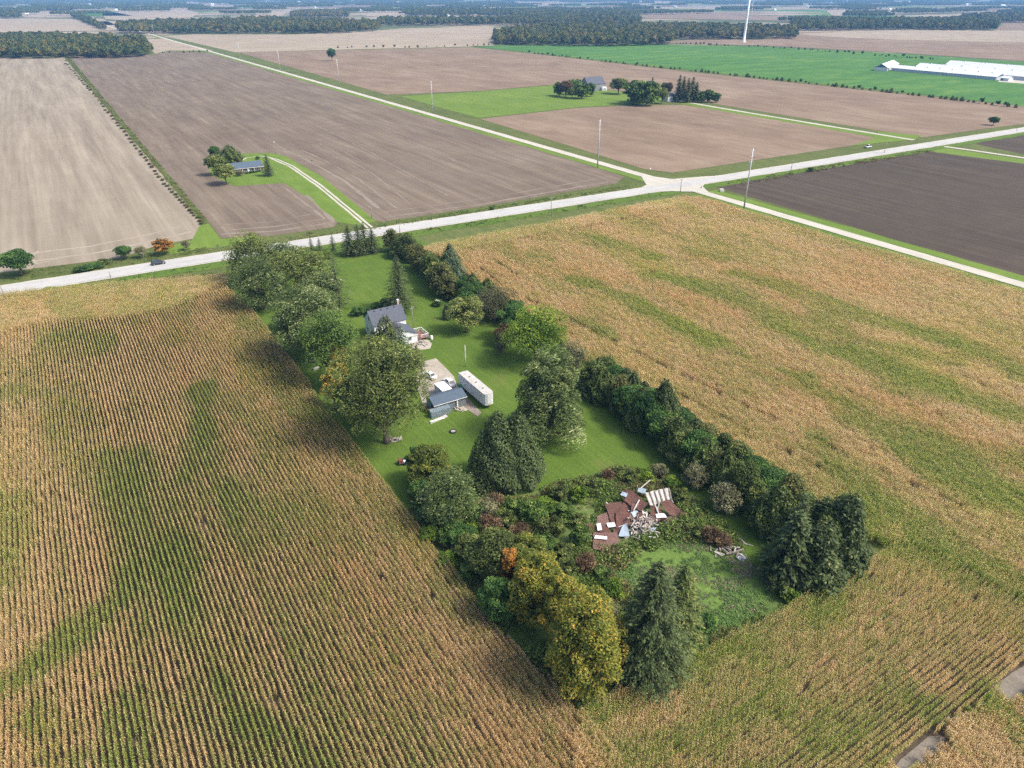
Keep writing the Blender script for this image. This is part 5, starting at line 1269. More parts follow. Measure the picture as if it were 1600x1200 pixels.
def junk(name, label, cat, px, py, items, rz=0.0, group=None):
    """items: (part name, x, y, z, lx, ly, lz, yaw, mat)"""
    root = empty(name, G(px, py), rz, label, cat, group)
    for (pn, x, y, z, lx, ly, lz, yaw, m) in items:
        MB().box(-lx / 2, lx / 2, -ly / 2, ly / 2, -lz / 2, lz / 2).build(pn, m, root, loc=(x, y, z + lz / 2), rot=(R.uniform(-.06, .06), R.uniform(-.06, .06), yaw))
    return root
junk('scrap_heap', 'heap of boards and scrap in front of the farmhouse deck', 'scrap heap', 662, 538, [('board', R.uniform(-1.6, 1.6), R.uniform(-1, 1), .05 + .09 * i, R.uniform(1, 2.4), .22, .07, R.uniform(0, 3), (WHITE_WOOD, GREY_WOOD, PALE_WOOD)[i % 3]) for i in range(11)])
# ------------------------------------------------------------------ blue shed
sc_ = G(728, 620, 2.6); sc_.z = 0
so_ = sc_ - A * 8.0
sh = empty('blue_shed', so_, RY, 'weathered blue shed with dark shingle roof beside the gravel pad', 'shed')
w, r0, r1 = gable_parts(0, 8.0, .35, 4.8, 2.6, 3.55, .35)
w.build('wall', BLUE_SIDING, sh); r0.build('roof', SH_BLUE, sh); r1.build('roof', SH_BLUE, sh)
MB().box(-.36, 8.36, -.06, -.02, 2.44, 2.60).build('fascia', WHITE_TRIM, sh)
ln_ = MB(); ln_.solid([(-1.5, -.9, 0), (3.4, -.9, 0), (3.4, .3, 0), (-1.5, .3, 0), (-1.5, -.9, 1.55), (3.4, -.9, 1.55), (3.4, .3, 1.95), (-1.5, .3, 1.95)], [(3, 2, 1, 0), (4, 5, 6, 7), (0, 1, 5, 4), (1, 2, 6, 5), (2, 3, 7, 6), (3, 0, 4, 7)])
ln_.build('lean_to', BLUE_SIDING, sh)
MB().box(-.02, .0, 1.3, 2.4, 0, 2.0).build('door', DARKM, sh)
MB().box(5.6, 5.85, -.0, .33, .2, 2.3).build('downpipe', WHITE_TRIM, sh)
wp = MB()
for k in range(7): wp.beam((5.0 + k * .35, .30, 0), (5.1 + k * .35 + R.uniform(-.2, .2), .33, R.uniform(1.2, 1.9)), .12, .05)
wp.build('leaning_boards', PALE_WOOD, sh)
junk('tarp_pile', 'long white sheet lying in the grass below the blue shed', 'sheet', 685, 656, [('sheet', 0, 0, 0, 4.6, .9, .25, 0.12, WHITE_WOOD), ('sheet', -.4, -.3, .25, 3.6, .5, .12, 0.05, WHITE_TRIM)], RY)
junk('board_heap', 'heap of pale boards at the right end of the blue shed', 'boards', 718, 640, [('board', R.uniform(-1, 1), R.uniform(-.5, .5), .08 * i, 1.7, .2, .08, R.uniform(0, 3), PALE_WOOD) for i in range(8)])
junk('brick_heap', 'reddish heap of rubble left of the blue shed', 'rubble', 668, 637, [('rubble', R.uniform(-1.2, 1.2), R.uniform(-.8, .8), 0, .9, .6, .4, R.uniform(0, 3), RUST2) for i in range(8)])
# green implement beside the shed
ga = empty('garden_machine', G(721, 609), RY + .3, 'small green machine parked at the right end of the blue shed', 'machine')
MB().box(-.9, .9, -.5, .5, .45, 1.0).build('body', GREENP, ga); MB().box(-.2, .6, -.4, .4, 1.0, 1.45).build('hood', GREENP, ga)
for x in (-.6, .6):
    for y in (-.6, .6):
        MB().tube([(x, y - .08, .35), (x, y + .08, .35)], .35, 12).build('wheel', BLACK, ga)
MB().beam((-.5, 0, 1.0), (-.9, 0, 1.6), .08).build('handle', DARKM, ga)
# small white box trailer behind the shed
bo = G(678.5, 599.5, 2.6); bo.z = 0
bt = empty('box_trailer', bo, RY, 'small white-roofed box trailer between the blue shed and the white car', 'trailer')
MB().box(0, 2.5, -4.9, 0, .55, 2.5).build('body', plain_mat('faded_blue_panels', (.36, .44, .50), .6, var=.12, scale=1, rib=(5, 5, 0)), bt)
MB().box(-.05, 2.55, -4.95, .05, 2.503, 2.62).build('roof', WHITE_TRIM, bt)
for y in (-2.0, -3.0):
    for x in (-.02, 2.52): MB().tube([(x - .1, y, .4), (x + .1, y, .4)], .4, 14).build('wheel', BLACK, bt)
MB().beam((1.25, .0, .6), (1.25, 1.3, .5), .12).build('tow_bar', DARKM, bt)
MB().lathe([(.07, 2.62), (.07, 3.3)], 8, (1.5, -3.4, 0)).build('vent_pipe', DARKM, bt)
MB().box(.6, 1.0, -2.2, -1.8, 2.62, 2.75).build('roof_vent', DIRTY_ROOF, bt)
# ------------------------------------------------------------------ long white semi-trailer
p0 = G(716, 582.5, 4.1); p1 = G(757.5, 617.5, 4.1)
d_ = Vector((p1.x - p0.x, p1.y - p0.y, 0)); TL = d_.length; rt = math.atan2(d_.y, d_.x)
tr = empty('semi_trailer', (p0.x, p0.y, 0), rt, 'long white semi-trailer with rounded front parked on the lawn', 'trailer')
# local x runs towards the viewer along the side; local y positive is the far side
W_ = 2.55; nose = .7
prof = [(0, 0), (TL - nose, 0), (TL - nose * .35, .22), (TL, .75), (TL, W_ - .75), (TL - nose * .35, W_ - .22), (TL - nose, W_), (0, W_)]
b_ = MB(); k = len(prof)
b_.solid([(x, y, 1.1) for x, y in prof] + [(x, y, 4.02) for x, y in prof], [tuple(reversed(range(k))), tuple(range(k, 2 * k))] + [(i, (i + 1) % k, (i + 1) % k + k, i + k) for i in range(k)])
body = b_.build('body', WHITE_METAL, tr)
q = [(x + (-.03 if x < 1 else .0), y, 4.023) for x, y in prof]
rf = MB().slab([(x, y, 4.11) for x, y in prof], .085).build('roof', DIRTY_ROOF, tr)
for x in (3.2, 6.4, 9.8): MB().box(x, x + .35, 1.1, 1.45, 4.112, 4.2).build('roof_vent', DARKM, rf)
rails = MB()
for y in (-.02, W_ - .03): rails.box(0.01, TL - nose, y, y + .05, 3.9, 4.04); rails.box(0.01, TL - nose, y, y + .05, 1.06, 1.2)
rails.build('side_rail', STEEL, tr)
rb = MB()
for i in range(int(TL / .62)):
    x = .3 + i * .62
    if x < TL - nose: rb.box(x, x + .03, -.018, -.0005, 1.2, 3.9)
rb.build('side_ribs', WHITE_METAL, tr)
for y in (.3, 1.45):
    MB().box(-.03, 0, y - .25, y + 1.1 - .3, 1.2, 3.95).build('rear_door', WHITE_METAL, tr)
MB().box(.4, TL - 1, .7, 1.85, .85, 1.095).build('chassis', DARKM, tr)
for x in (1.4, 2.7):
    for y in (.15, W_ - .15):
        wh = MB().tube([(x, y - .15, .52), (x, y + .15, .52)], .52, 18).build('wheel', BLACK, tr)
        MB().tube([(x, y - .16, .52), (x, y + .16, .52)], .26, 14).build('rim', CHROME, wh)
for y in (.6, W_ - .6): MB().box(TL - 3.2, TL - 3.05, y - .08, y + .08, 0, 1.1).build('landing_leg', DARKM, tr)
MB().box(TL + .01, TL + .04, .9, 1.7, 1.25, 1.6).build('front_panel', DIRTY_ROOF, tr)

# ------------------------------------------------------------------ cars
def car(name, label, loc, rz, paint, kind='sedan', cat='car'):
    """car with local x forward; lofted body, glasshouse, wheels, lamps"""
    root = empty(name, loc, rz, label, cat)
    if kind == 'suv': Ln, Wd, Hh = 4.7, 1.88, 1.68
    elif kind == 'pickup': Ln, Wd, Hh = 5.6, 1.95, 1.85
    else: Ln, Wd, Hh = 4.6, 1.76, 1.42
    h = Ln / 2; bz = .30; belt = .92 if kind != 'sedan' else .86
    hood = .62 * belt + .3 if kind == 'sedan' else belt * 1.0
    secs = [(-h, .55, belt * .86, .86), (-h + .12, .34, belt * .98, .95), (-h + .7, bz, belt, 1.0), (-.2, bz, belt + .02, 1.0), (h - 1.3, bz, belt - .01, 1.0), (h - .45, bz, belt - .10, .97), (h - .08, .36, belt - .20, .90), (h, .5, belt - .32, .82)]
    b = MB(); base = len(b.v)
    for x, z0, z1, ws in secs:
        y = Wd / 2 * ws
        b.v += [(x, -y * .94, z0), (x, -y, z0 + (z1 - z0) * .45), (x, -y * .95, z1 - .04), (x, -y * .84, z1), (x, y * .84, z1), (x, y * .95, z1 - .04), (x, y, z0 + (z1 - z0) * .45), (x, y * .94, z0)]
    for i in range(len(secs) - 1):
        for k in range(8):
            b.f.append([i * 8 + k, (i + 1) * 8 + k, (i + 1) * 8 + (k + 1) % 8, i * 8 + (k + 1) % 8])
    b.f.append(list(range(8))); b.f.append([(len(secs) - 1) * 8 + k for k in reversed(range(8))])
    b.build('body', paint, root, True)
    if kind == 'sedan': cab = [(-h + .62, belt), (-h + 1.25, Hh - .03), (.35, Hh), (1.05, belt)]
    elif kind == 'suv': cab = [(-h + .10, belt), (-h + .42, Hh - .04), (.55, Hh), (1.30, belt)]
    else: cab = [(-.55, belt), (-.40, Hh - .03), (.75, Hh), (1.45, belt)]
    yb, yt = Wd / 2 * .86, Wd / 2 * .68
    g = MB(); n = len(cab)
    g.solid([(x, -(yb if z <= belt else yt), z - (.02 if z > belt else .0)) for x, z in cab] + [(x, (yb if z <= belt else yt), z - (.02 if z > belt else 0)) for x, z in cab],
            [tuple(range(n)), tuple(reversed(range(n, 2 * n)))] + [(i, i + n, (i + 1) % n + n, (i + 1) % n) for i in range(n)])
    g.build('glasshouse', GLASS, root)
    rfx0, rfx1 = cab[1][0] - .02, cab[2][0] + .02
    MB().solid([(rfx0, -yt - .01, Hh - .05), (rfx1, -yt - .01, Hh - .04), (rfx1, yt + .01, Hh - .04), (rfx0, yt + .01, Hh - .05), (rfx0 + .08, -yt + .08, Hh + .02), (rfx1 - .08, -yt + .08, Hh + .03), (rfx1 - .08, yt - .08, Hh + .03), (rfx0 + .08, yt - .08, Hh + .02)],
               [(3, 2, 1, 0), (4, 5, 6, 7), (0, 1, 5, 4), (1, 2, 6, 5), (2, 3, 7, 6), (3, 0, 4, 7)]).build('roof', paint, root)
    pl = MB()
    for s in (-1, 1):
        for (xa, za), (xb, zb) in ((cab[0], cab[1]), (cab[3], cab[2]), ((-.15, belt), (-.15, Hh - .04))):
            pl.beam((xa, s * (yb + .005), za), (xb, s * (yt + .005), zb - .02), .09, .05)
    pl.build('pillars', paint, root)
    if kind == 'pickup':
        MB().box(-h + .15, -.62, -Wd / 2 * .78, Wd / 2 * .78, belt - .01, belt + .015).build('bed', DARKM, root)
    for x in (-h + .85, h - .85):
        for s in (-1, 1):
            wh = MB().tube([(x, s * (Wd / 2 - .20), .33), (x, s * (Wd / 2 + .01), .33)], .33, 18).build('wheel', BLACK, root)
            MB().tube([(x, s * (Wd / 2 - .05), .33), (x, s * (Wd / 2 + .02), .33)], .19, 12).build('rim', CHROME, wh)
    for s in (-1, 1):
        MB().box(h - .14, h + .005, s * Wd * .31 - .2, s * Wd * .31 + .2, belt - .38, belt - .24).build('headlight', LAMPW, root)
        MB().box(-h - .012, -h + .1, s * Wd * .35 - .13, s * Wd * .35 + .13, belt - .32, belt - .14).build('tail_light', LAMPR, root)
        MB().box(.95, 1.10, s * (Wd / 2 + .06) - .08, s * (Wd / 2 + .06) + .08, belt + .0, belt + .13).build('mirror', paint, root)
    MB().box(-h - .06, -h + .08, -Wd * .44, Wd * .44, .34, .52).build('bumper', DARKM if kind != 'sedan' else paint, root)
    MB().box(h - .08, h + .05, -Wd * .42, Wd * .42, .32, .48).build('bumper', DARKM if kind != 'sedan' else paint, root)
    return root
rdz = RY
c_ = G(248, 413.5); c_.z = .16
car('dark_suv', 'dark blue SUV driving along the pale main road on the left', c_, rdz, CARDARK, 'suv')
c_ = G(1356, 231); c_ = c_ + B * 0; c_.z = .16
car('white_pickup', 'small white pickup at the far verge of the main road beyond the crossing', c_, rdz, CARWHITE, 'pickup', 'pickup truck')
c_ = G(702, 600); c_.z = .05
car('white_car', 'white sedan parked on the gravel between the two trailers', c_, RY + math.pi / 2 - .02, CARWHITE, 'sedan')
c_ = G(671, 589); c_.z = .05
car('white_car', 'white car half hidden by the huge tree at the edge of the gravel', c_, RY + math.pi / 2 + .2, CARWHITE, 'sedan')

# ------------------------------------------------------------------ things in the yard
fp = empty('fire_pit', G(708, 675), 0, 'round black fire pit with ash on the lawn below the shed', 'fire pit')
MB().lathe([(.75, 0), (.8, .3), (.65, .3), (.6, .05)], 16).build('ring', BLACK, fp, True); MB().box(-.4, .5, -.3, .3, .1, .32).build('ash', BALE, fp)
junk('wood_pile', 'pile of grey branches and boards at the foot of the huge tree', 'wood pile', 618, 688, [('log', R.uniform(-1.3, 1.3), R.uniform(-.8, .8), .12 * (i % 5), R.uniform(1, 2.2), .18, .18, R.uniform(0, 3), (GREY_WOOD, PALE_WOOD)[i % 2]) for i in range(14)])
jt = empty('small_trailer', G(632, 724), .4, 'small utility trailer with a red box and a white panel by the corn edge', 'trailer')
MB().box(-1.3, 1.3, -.7, .7, .5, .6).build('deck', DARKM, jt); MB().box(-1.2, -.5, -.5, .4, .6, 1.2).build('red_box', plain_mat('dull_red_paint', (.20, .05, .04), .6), jt)
MB().box(-.2, 1.2, -.6, .3, .6, .72).build('white_panel', WHITE_TRIM, jt)
for s in (-1, 1): MB().tube([(0, s * .75, .35), (0, s * .9, .35)], .35, 14).build('wheel', BLACK, jt)
junk('tyre_heap', 'black tyres and rubbish in the weeds behind the collapsed barn', 'rubbish', 957, 746, [('tyre', R.uniform(-1, 1), R.uniform(-.5, .5), .1 * i, .8, .8, .25, R.uniform(0, 3), (BLACK, BLACK, GREY_WOOD, WHITE_WOOD)[i % 4]) for i in range(8)])
junk('white_rubbish', 'white broken rubbish on the grass left of the corner spruces', 'rubbish', 1160, 874, [('scrap', R.uniform(-.8, .8), R.uniform(-.5, .5), .1 * i, R.uniform(.5, 1.2), .35, .3, R.uniform(0, 3), (WHITE_TRIM, WHITE_WOOD)[i % 2]) for i in range(6)])
junk('fallen_board', 'single pale board lying on the mown strip by the right hedge', 'board', 1166, 850, [('board', 0, 0, 0, 2.4, .2, .1, -.5, PALE_WOOD)])
junk('picnic_shelter', 'small pale plank roof poking out of the hedge behind the poplar', 'shelter roof', 906, 608, [('roof', 0, 0, .9, 2.2, 1.8, .15, .2, GREY_WOOD), ('post', .8, .5, 0, .15, .15, .9, 0, GREY_WOOD), ('post', -.8, -.5, 0, .15, .15, .9, 0, GREY_WOOD)], RY)
junk('white_hive', 'pale white box in the shade of the left tree row by the corn', 'box', 494, 577, [('box', 0, 0, 0, 1.6, .7, .5, .6, WHITE_WOOD)])
fl = plant('flowering_shrub', 'shrub', 'white-flowered hedge clump on the lawn behind the column cedar', 684, 478, 468, 18, 'shrub_a')
for k in range(9):
    s = R.uniform(.10, .16); MB().lathe([(s * .3, 0), (s, s), (s * .3, s * 1.8)], 7).build('flower', WHITE_TRIM, fl, loc=(-1.1 + k * .16 + R.uniform(-.1, .1), R.uniform(-.5, .6), 1.9 + R.uniform(-.2, .15)))
# ------------------------------------------------------------------ poles
def pole(name, label, px, py, top, mat_, r=.14, arms=(), group='utility poles along the roads', cat='utility pole', head=False, lean=0.0):
    p = G(px, py); h = zat(p.y, top)
    root = empty(name, p, RY, label, cat, group)
    MB().tube([(0, 0, -.2), (lean * h * .5, 0, h * .5), (lean * h, 0, h)], [r * 1.25, r, r * .65], 8).build('shaft', mat_, root, True)
    for (f, ln, ax) in arms:
        z = h * f
        d = Vector((1, 0, 0)) if ax == 'x' else Vector((0, 1, 0))
        am = MB().beam(tuple(-d * ln / 2 + Vector((lean * z, 0, z))), tuple(d * ln / 2 + Vector((lean * z, 0, z))), .14, .16).build('crossarm', mat_, root)
        for s in (-.46, 0, .46):
            q = d * ln * s + Vector((lean * z, 0, z + .08))
            MB().lathe([(.06, 0), (.09, .12), (.04, .28)], 6, tuple(q)).build('insulator', STEEL, am)
    return root
trans = [(.97, 2.6, 'x'), (.88, 2.6, 'x'), (.79, 2.6, 'x')]
for (px, py, tp, l) in ((1162, 328, 232, 'tallest steel power pole, by the side road below the crossing'), (933.5, 262, 186, 'tall steel power pole beside the side road left of the crossing'),
                        (676, 177.5, 126, 'steel power pole at the near corner of the bright green meadow'), (530.5, 135, 92, 'steel power pole beside the side road below the lone field tree'),
                        (438, 111, 78, 'distant steel power pole along the side road, third from the horizon'), (376, 93, 67, 'distant steel power pole along the side road, second from the horizon'), (241, 54, 38, 'farthest visible steel power pole beside the side road')):
    pole('power_pole', l, px, py, tp, STEEL, .30, trans, 'tall power poles along the side road', 'power pole')
for (px, py, tp, l) in ((1063, 300, 279, 'wooden pole on the near side of the crossing'), (1236, 265.5, 250, 'wooden pole on the near verge right of the tall steel pole'), (1381.5, 239.5, 224, 'wooden pole on the near verge just right of the white pickup'),
                        (1588, 205, 192, 'wooden pole by the main road at the right edge'), (861, 337, 308, 'wooden pole at the edge of the ripe corn left of the crossing'), (625, 365, 349, 'wooden pole at the road end of the right hedge'),
                        (173, 434, 424, 'short wooden post on the near verge left of the dark car'), (581, 341, 322, 'thin wooden pole at the field side of the bungalow driveway')):
    pole('utility_pole', l, px, py, tp, POLE_WOOD, .13, [(.94, 1.8, 'x')] if py - tp > 12 else [])
pole('utility_pole', 'wooden pole leaning slightly at the left edge beside the road', 14, 475, 442, POLE_WOOD, .14, [], lean=-.1)
pole('yard_pole', 'bare pale pole standing alone on the lawn behind the trailer', 727.5, 573, 539, POLE_PALE, .12, [], None, 'pole')
pole('yard_pole', 'wooden pole between the farmhouse and the tall spruce', 646.5, 520, 478, POLE_WOOD, .12, [(.92, 1.2, 'x')], None, 'pole')
lp = pole('yard_light_pole', 'thin pole with a white lamp behind the bungalow', 431, 241, 226, POLE_WOOD, .12, [], None, 'lamp pole')
MB().box(-.4, .4, -.25, .25, 7.0, 7.3).build('lamp_head', WHITE_TRIM, lp)
def sign(px, py, tp, l, m=WHITE_TRIM):
    p = G(px, py); h = max(1.8, zat(p.y, tp)); s = empty('road_sign', p, RY, l, 'road sign')
    MB().beam((0, 0, 0), (0, 0, h), .08).build('post', POLE_WOOD, s); MB().box(-.35, .35, -.05, -.02, h - .75, h - .05).build('plate', m, s)
sign(1016, 268, 262, 'small white sign on the field corner left of the crossing'); sign(1095, 297, 292, 'small dark sign at the near corner of the crossing', DARKM)
sign(341, 389, 383, 'small dark sign on the grass beside the road, left of the big trees', DARKM); sign(488, 258, 250, 'small marker post in the lawn of the bungalow', DARKM)
junk('white_stone', 'white boulder in the weedy corner beside the crossing', 'boulder', 1127, 299, [('stone', 0, 0, 0, 2.0, 1.4, 1.2, .3, WHITE_WOOD), ('stone', 1.2, .5, 0, 1.0, .8, .6, .9, GREY_WOOD)])
plant('ditch_bush', 'bush', 'dark little bush at the edge of the dark tilled field', 1267, 268, 261, 10, 'shrub_deep')
# ------------------------------------------------------------------ brick bungalow
bc = G(411, 266.5); bl_ = 17.5
bg_ = empty('brick_bungalow', bc - A * bl_, RY, 'brick bungalow with blue-grey roof and white windows among fields', 'house')
w, r0, r1 = gable_parts(0, bl_, 0, 8.5, 2.7, 4.7, .6)
w.build('wall', BRICK, bg_); r0.build('roof', SH_BLUE, bg_); r1.build('roof', SH_BLUE, bg_)
MB().box(-.6, bl_ + .6, -.66, -.61, 2.25, 2.45).build('gutter', WHITE_TRIM, bg_)
for x, ww in ((3.4, 2.2), (8.2, 1.5), (11.2, 2.6), (14.2, 1.6)): window_y(bg_, x, 0, .7, ww, 1.5)
MB().box(9.55, 10.4, -.06, 0, .1, 2.1).build('door', WHITE_TRIM, bg_)
for x in (6.5, 9.3, 12.8, 16): MB().box(x, x + .14, -.5, -.36, 0, 2.4).build('porch_post', WHITE_TRIM, bg_)
MB().box(4.5, 5.2, 5.0, 5.6, 3.8, 5.4).build('chimney', BRICK, bg_)
hedge_run([(384, 272), (408, 268)], 5, (3.4, 3.4), (7, 7), ['shrub_deep'], 'low dark bush under the front windows of the bungalow', 'bushes under the bungalow windows', seed=31, name='bungalow_bush', cat='bush', jit=.6)
# ------------------------------------------------------------------ far farmstead buildings
bp = G(945, 141)
fb = empty('grey_barn', bp - A * 15, RY, 'big weathered grey barn with a steep roof at the far farmstead', 'barn')
w, r0, r1 = gable_parts(-6, 15, 0, 13, 6.5, 12.5, .4)
w.build('wall', BARN_GREY, fb); r0.build('roof', SH_GREY, fb); r1.build('roof', SH_GREY, fb)
MB().box(9.5, 14.8, -3.2, -.02, 0, 3.4).build('white_annex', WHITE, fb)
for x in (10.6, 12.0, 13.4): MB().box(x - .35, x + .35, -3.26, -3.2, .2, 2.4).build('door', DARKM, fb)
MB().box(-2, 2, -.06, -.01, 0, 4.2).build('door', DARKM, fb)
hp = G(1046, 159)
wh_ = empty('small_white_house', hp, RY, 'small white house half hidden by dark trees at the far farmstead', 'house')
w, r0, r1 = gable_parts(-2, 6.5, 0, 7, 4.8, 7.0, .4)
w.build('wall', WHITE, wh_); r0.build('roof', SH_GREY, wh_); r1.build('roof', SH_GREY, wh_)
window_y(wh_, 1.4, 0, 1.2, 1.2, 1.4); window_y(wh_, 4.4, 0, 1.2, 1.2, 1.4)
# ------------------------------------------------------------------ long white livestock barns
def long_barn(label, e0, e1, depth, ze, zr, flip=1, vents=8, name='livestock_barn', door=False):
    """e0,e1: ground points of the wall that faces the viewer"""
    d = Vector((e1.x - e0.x, e1.y - e0.y, 0)); Ln = d.length; rz = math.atan2(d.y, d.x)
    root = empty(name, (e0.x, e0.y, 0), rz, label, 'barn', 'white livestock barns beyond the green field')
    w, r0, r1 = gable_parts(0, Ln, 0, depth, ze, zr, .6, .2)
    w.build('wall', WHITE_METAL, root); r0.build('roof', WHITE_ROOF, root); r1.build('roof', WHITE_ROOF, root)
    mb = MB(); mb.solid([(Ln + .05, .6, ze + .1), (Ln + .05, depth - .6, ze + .1), (Ln + .05, depth / 2, zr - .2), (Ln + .003, .6, ze + .1), (Ln + .003, depth - .6, ze + .1), (Ln + .003, depth / 2, zr - .2)], [(0, 1, 2), (3, 5, 4), (0, 3, 4, 1), (1, 4, 5, 2), (2, 5, 3, 0)]).build('gable', TEAL, root)
    for k in range(vents):
        x = Ln * (k + .7) / (vents + .4); MB().box(x - .5, x + .5, depth / 2 - .5, depth / 2 + .5, zr - .1, zr + .9).build('roof_vent', STEEL, root)
    MB().box(2, Ln - 2, -.05, -.003, .9, ze - .6).build('curtain_wall', plain_mat('grey_curtain', (.42, .45, .50), .7), root)
    return root
n0 = G(1392, 110.5); n1 = G(1556, 125.5)
dB = (n1 - n0).normalized(); nB = Vector((-dB.y, dB.x, 0))
long_barn('nearest long white barn beyond the green field', n0, n1, 17, 3.4, 6.2)
long_barn('middle long white barn, behind the nearest one', n0 + nB * 22 + dB * 16, n1 + nB * 22 + dB * 50, 22, 4.2, 8.6)
long_barn('farthest long white barn with the largest roof', n0 + nB * 52 + dB * 34, n1 + nB * 52 + dB * 120, 27, 5.0, 11.5)
s0 = G(1357, 110); sa = G(1386, 111.5)
dS = (sa - s0).normalized()
sb = empty('machine_shed', (sa.x, sa.y, 0), math.atan2(-dS.y, -dS.x) + math.pi, 'white open-fronted machine shed left of the long white barns', 'barn')
w, r0, r1 = gable_parts(-15.5, 0, 0, 34, 4.2, 8.0, .6, .2)
w, r0, r1 = gable_parts(0, 72, -15.5, 0, 4.2, 8.0, .6, .2)
for (mb, nm, mt) in ((w, 'wall', WHITE_METAL), (r0, 'roof', WHITE_ROOF), (r1, 'roof', WHITE_ROOF)):
    mb.v = [(p[1], p[0], p[2]) for p in mb.v]; mb.f = [list(reversed(f)) for f in mb.f]; mb.build(nm, mt, sb)
MB().solid([(-14.6, -.06, 4.3), (-.9, -.06, 4.3), (-7.75, -.06, 7.8), (-14.6, -.003, 4.3), (-.9, -.003, 4.3), (-7.75, -.003, 7.8)], [(0, 1, 2), (3, 5, 4), (0, 3, 4, 1), (1, 4, 5, 2), (2, 5, 3, 0)]).build('gable', TEAL, sb)
MB().box(.003, .06, 4, 9, 0, 3.6).build('door', DARKM, sb)
sheet('barn_yard', GG([(1560, 128), (1700, 138), (1700, 128), (1600, 118), (1560, 122)]), .14, M['gravel_road'])
ab_ = empty('barn_annex', G(1562, 126), math.atan2(dB.y, dB.x), 'small white block with teal gable at the near end of the white barns', 'shed')
w, r0, r1 = gable_parts(0, 9, 0, 9, 3.0, 4.8, .4); w.build('wall', WHITE_METAL, ab_); r0.build('roof', WHITE_ROOF, ab_); r1.build('roof', WHITE_ROOF, ab_); MB().box(1, 3, -.05, -.003, 0, 2.4).build('door', TEAL, ab_)
# ------------------------------------------------------------------ wind turbine
tp_ = G(1162, 66)
wt = empty('wind_turbine', tp_, math.radians(8), 'tall white wind turbine rising out of the top of the picture', 'wind turbine')
MB().lathe([(3.4, -.2), (3.4, .4), (2.4, .5), (2.2, 20), (1.9, 50), (1.5, 79)], 24).build('tower', TURB, wt, True)
MB().lathe([(6, -.1), (6, .35), (4.5, .6)], 24).build('foundation', plain_mat('concrete', (.45, .43, .4), .9), wt)
nc = MB().box(-2, 5.5, -1.8, 1.8, 79, 82.6).build('nacelle', TURB, wt)
hb = MB().tube([(5.4, 0, 80.8), (8.4, 0, 80.8), (9.2, 0, 80.8)], [1.7, 1.5, .4], 14).build('hub', TURB, wt, True)
for k in range(3):
    a = math.radians(90 + 2 + 120 * k)
    d = Vector((0, math.cos(a), -math.sin(a)))
    bl = MB(); prev = None
    s_ = Vector((.25, d.z, -d.y)).normalized() if True else None
    stations = [(0, .9, .9), (2, .9, .8), (7, 1.7, .45), (18, 1.25, .28), (32, .8, .16), (44, .25, .05)]
    for (t, cw, th) in stations:
        c = Vector((7.6, 0, 80.8)) + d * t
        n_ = d.cross(s_).normalized()
        bl.v += [tuple(c - s_ * cw), tuple(c + n_ * th), tuple(c + s_ * cw), tuple(c - n_ * th)]
    for i in range(len(stations) - 1):
        for q in range(4): bl.f.append([i * 4 + q, i * 4 + (q + 1) % 4, (i + 1) * 4 + (q + 1) % 4, (i + 1) * 4 + q])
    bl.f.append([0, 1, 2, 3]); bl.f.append([(len(stations) - 1) * 4 + q for q in (3, 2, 1, 0)])
    bl.build('blade', TURB, wt, True)
# ------------------------------------------------------------------ scattered far farm buildings
frr = random.Random(77)
FARB = [(40, 24, 'white'), (45, 25, 'grey'), (224, 50, 'white'), (180, 17, 'long'), (200, 18, 'long'), (816, 25, 'white'), (806, 16, 'grey'), (855, 14, 'white'), (839, 10, 'white'), (930, 23, 'white'), (946, 24, 'long'), (958, 7.5, 'long'),
        (970, 8, 'white'), (1000, 5, 'white'), (1058, 12, 'white'), (560, 18, 'white'), (551, 17.5, 'long'), (485, 9, 'long'), (470, 5, 'white'), (495, 13, 'white'), (703, 26, 'white'), (706, 25, 'grey'), (620, 6, 'white'),
        (712, 7, 'white'), (1232, 4, 'long'), (1215, 9, 'white'), (1300, 4, 'white'), (1420, 5, 'white'), (1440, 7, 'long'), (1510, 9, 'white'), (1545, 6, 'white'), (1565, 10, 'long'), (1335, 16, 'white'), (1390, 16, 'white'), (1210, 17, 'white'),
        (330, 9, 'white'), (350, 6, 'long'), (290, 5, 'white'), (120, 5, 'white'), (140, 9, 'white'), (60, 7, 'long'), (380, 12, 'white'), (415, 6, 'white'), (1110, 6, 'white'), (1130, 3, 'long'), (1265, 12, 'white'), (890, 3, 'long'), (760, 12, 'white'), (740, 20, 'white'), (457, 48.5, 'white')]
def far_proto(kind):
    root = empty('far_farm_building', (0, -5000, 0), 0)
    L_, D_, e_, r_ = (34, 12, 4, 7) if kind == 'long' else (13, 9, 5, 8)
    w, r0, r1 = gable_parts(0, L_, 0, D_, e_, r_, .5, .3)
    w.build('wall', WHITE_METAL if kind != 'grey' else BARN_GREY, root)
    r0.build('roof', WHITE_ROOF if kind != 'grey' else SH_GREY, root); r1.build('roof', WHITE_ROOF if kind != 'grey' else SH_GREY, root)
    return root
FP = {}
for i, (px, py, kd) in enumerate(FARB):
    p = G(px, py); p.z = .4
    sc = 1.0 if p.y < 3500 else min(2.2, p.y / 3500)
    lb_ = {'white': 'small white farm building far off towards the horizon', 'long': 'long white farm building far off towards the horizon', 'grey': 'small grey barn far off towards the horizon'}[kd]
    rz = RY + (math.pi / 2 if frr.random() < .4 else 0)
    if kd not in FP:
        FP[kd] = far_proto(kd); o = FP[kd]; o.location = p; o.rotation_euler = (0, 0, rz); o.scale = (sc, sc, sc)
        tag(o, lb_, 'farm building', kd + ' farm buildings towards the horizon')
    else:
        copy_tree(FP[kd], p, rz, (sc, sc, sc), lb_, kd + ' farm buildings towards the horizon')
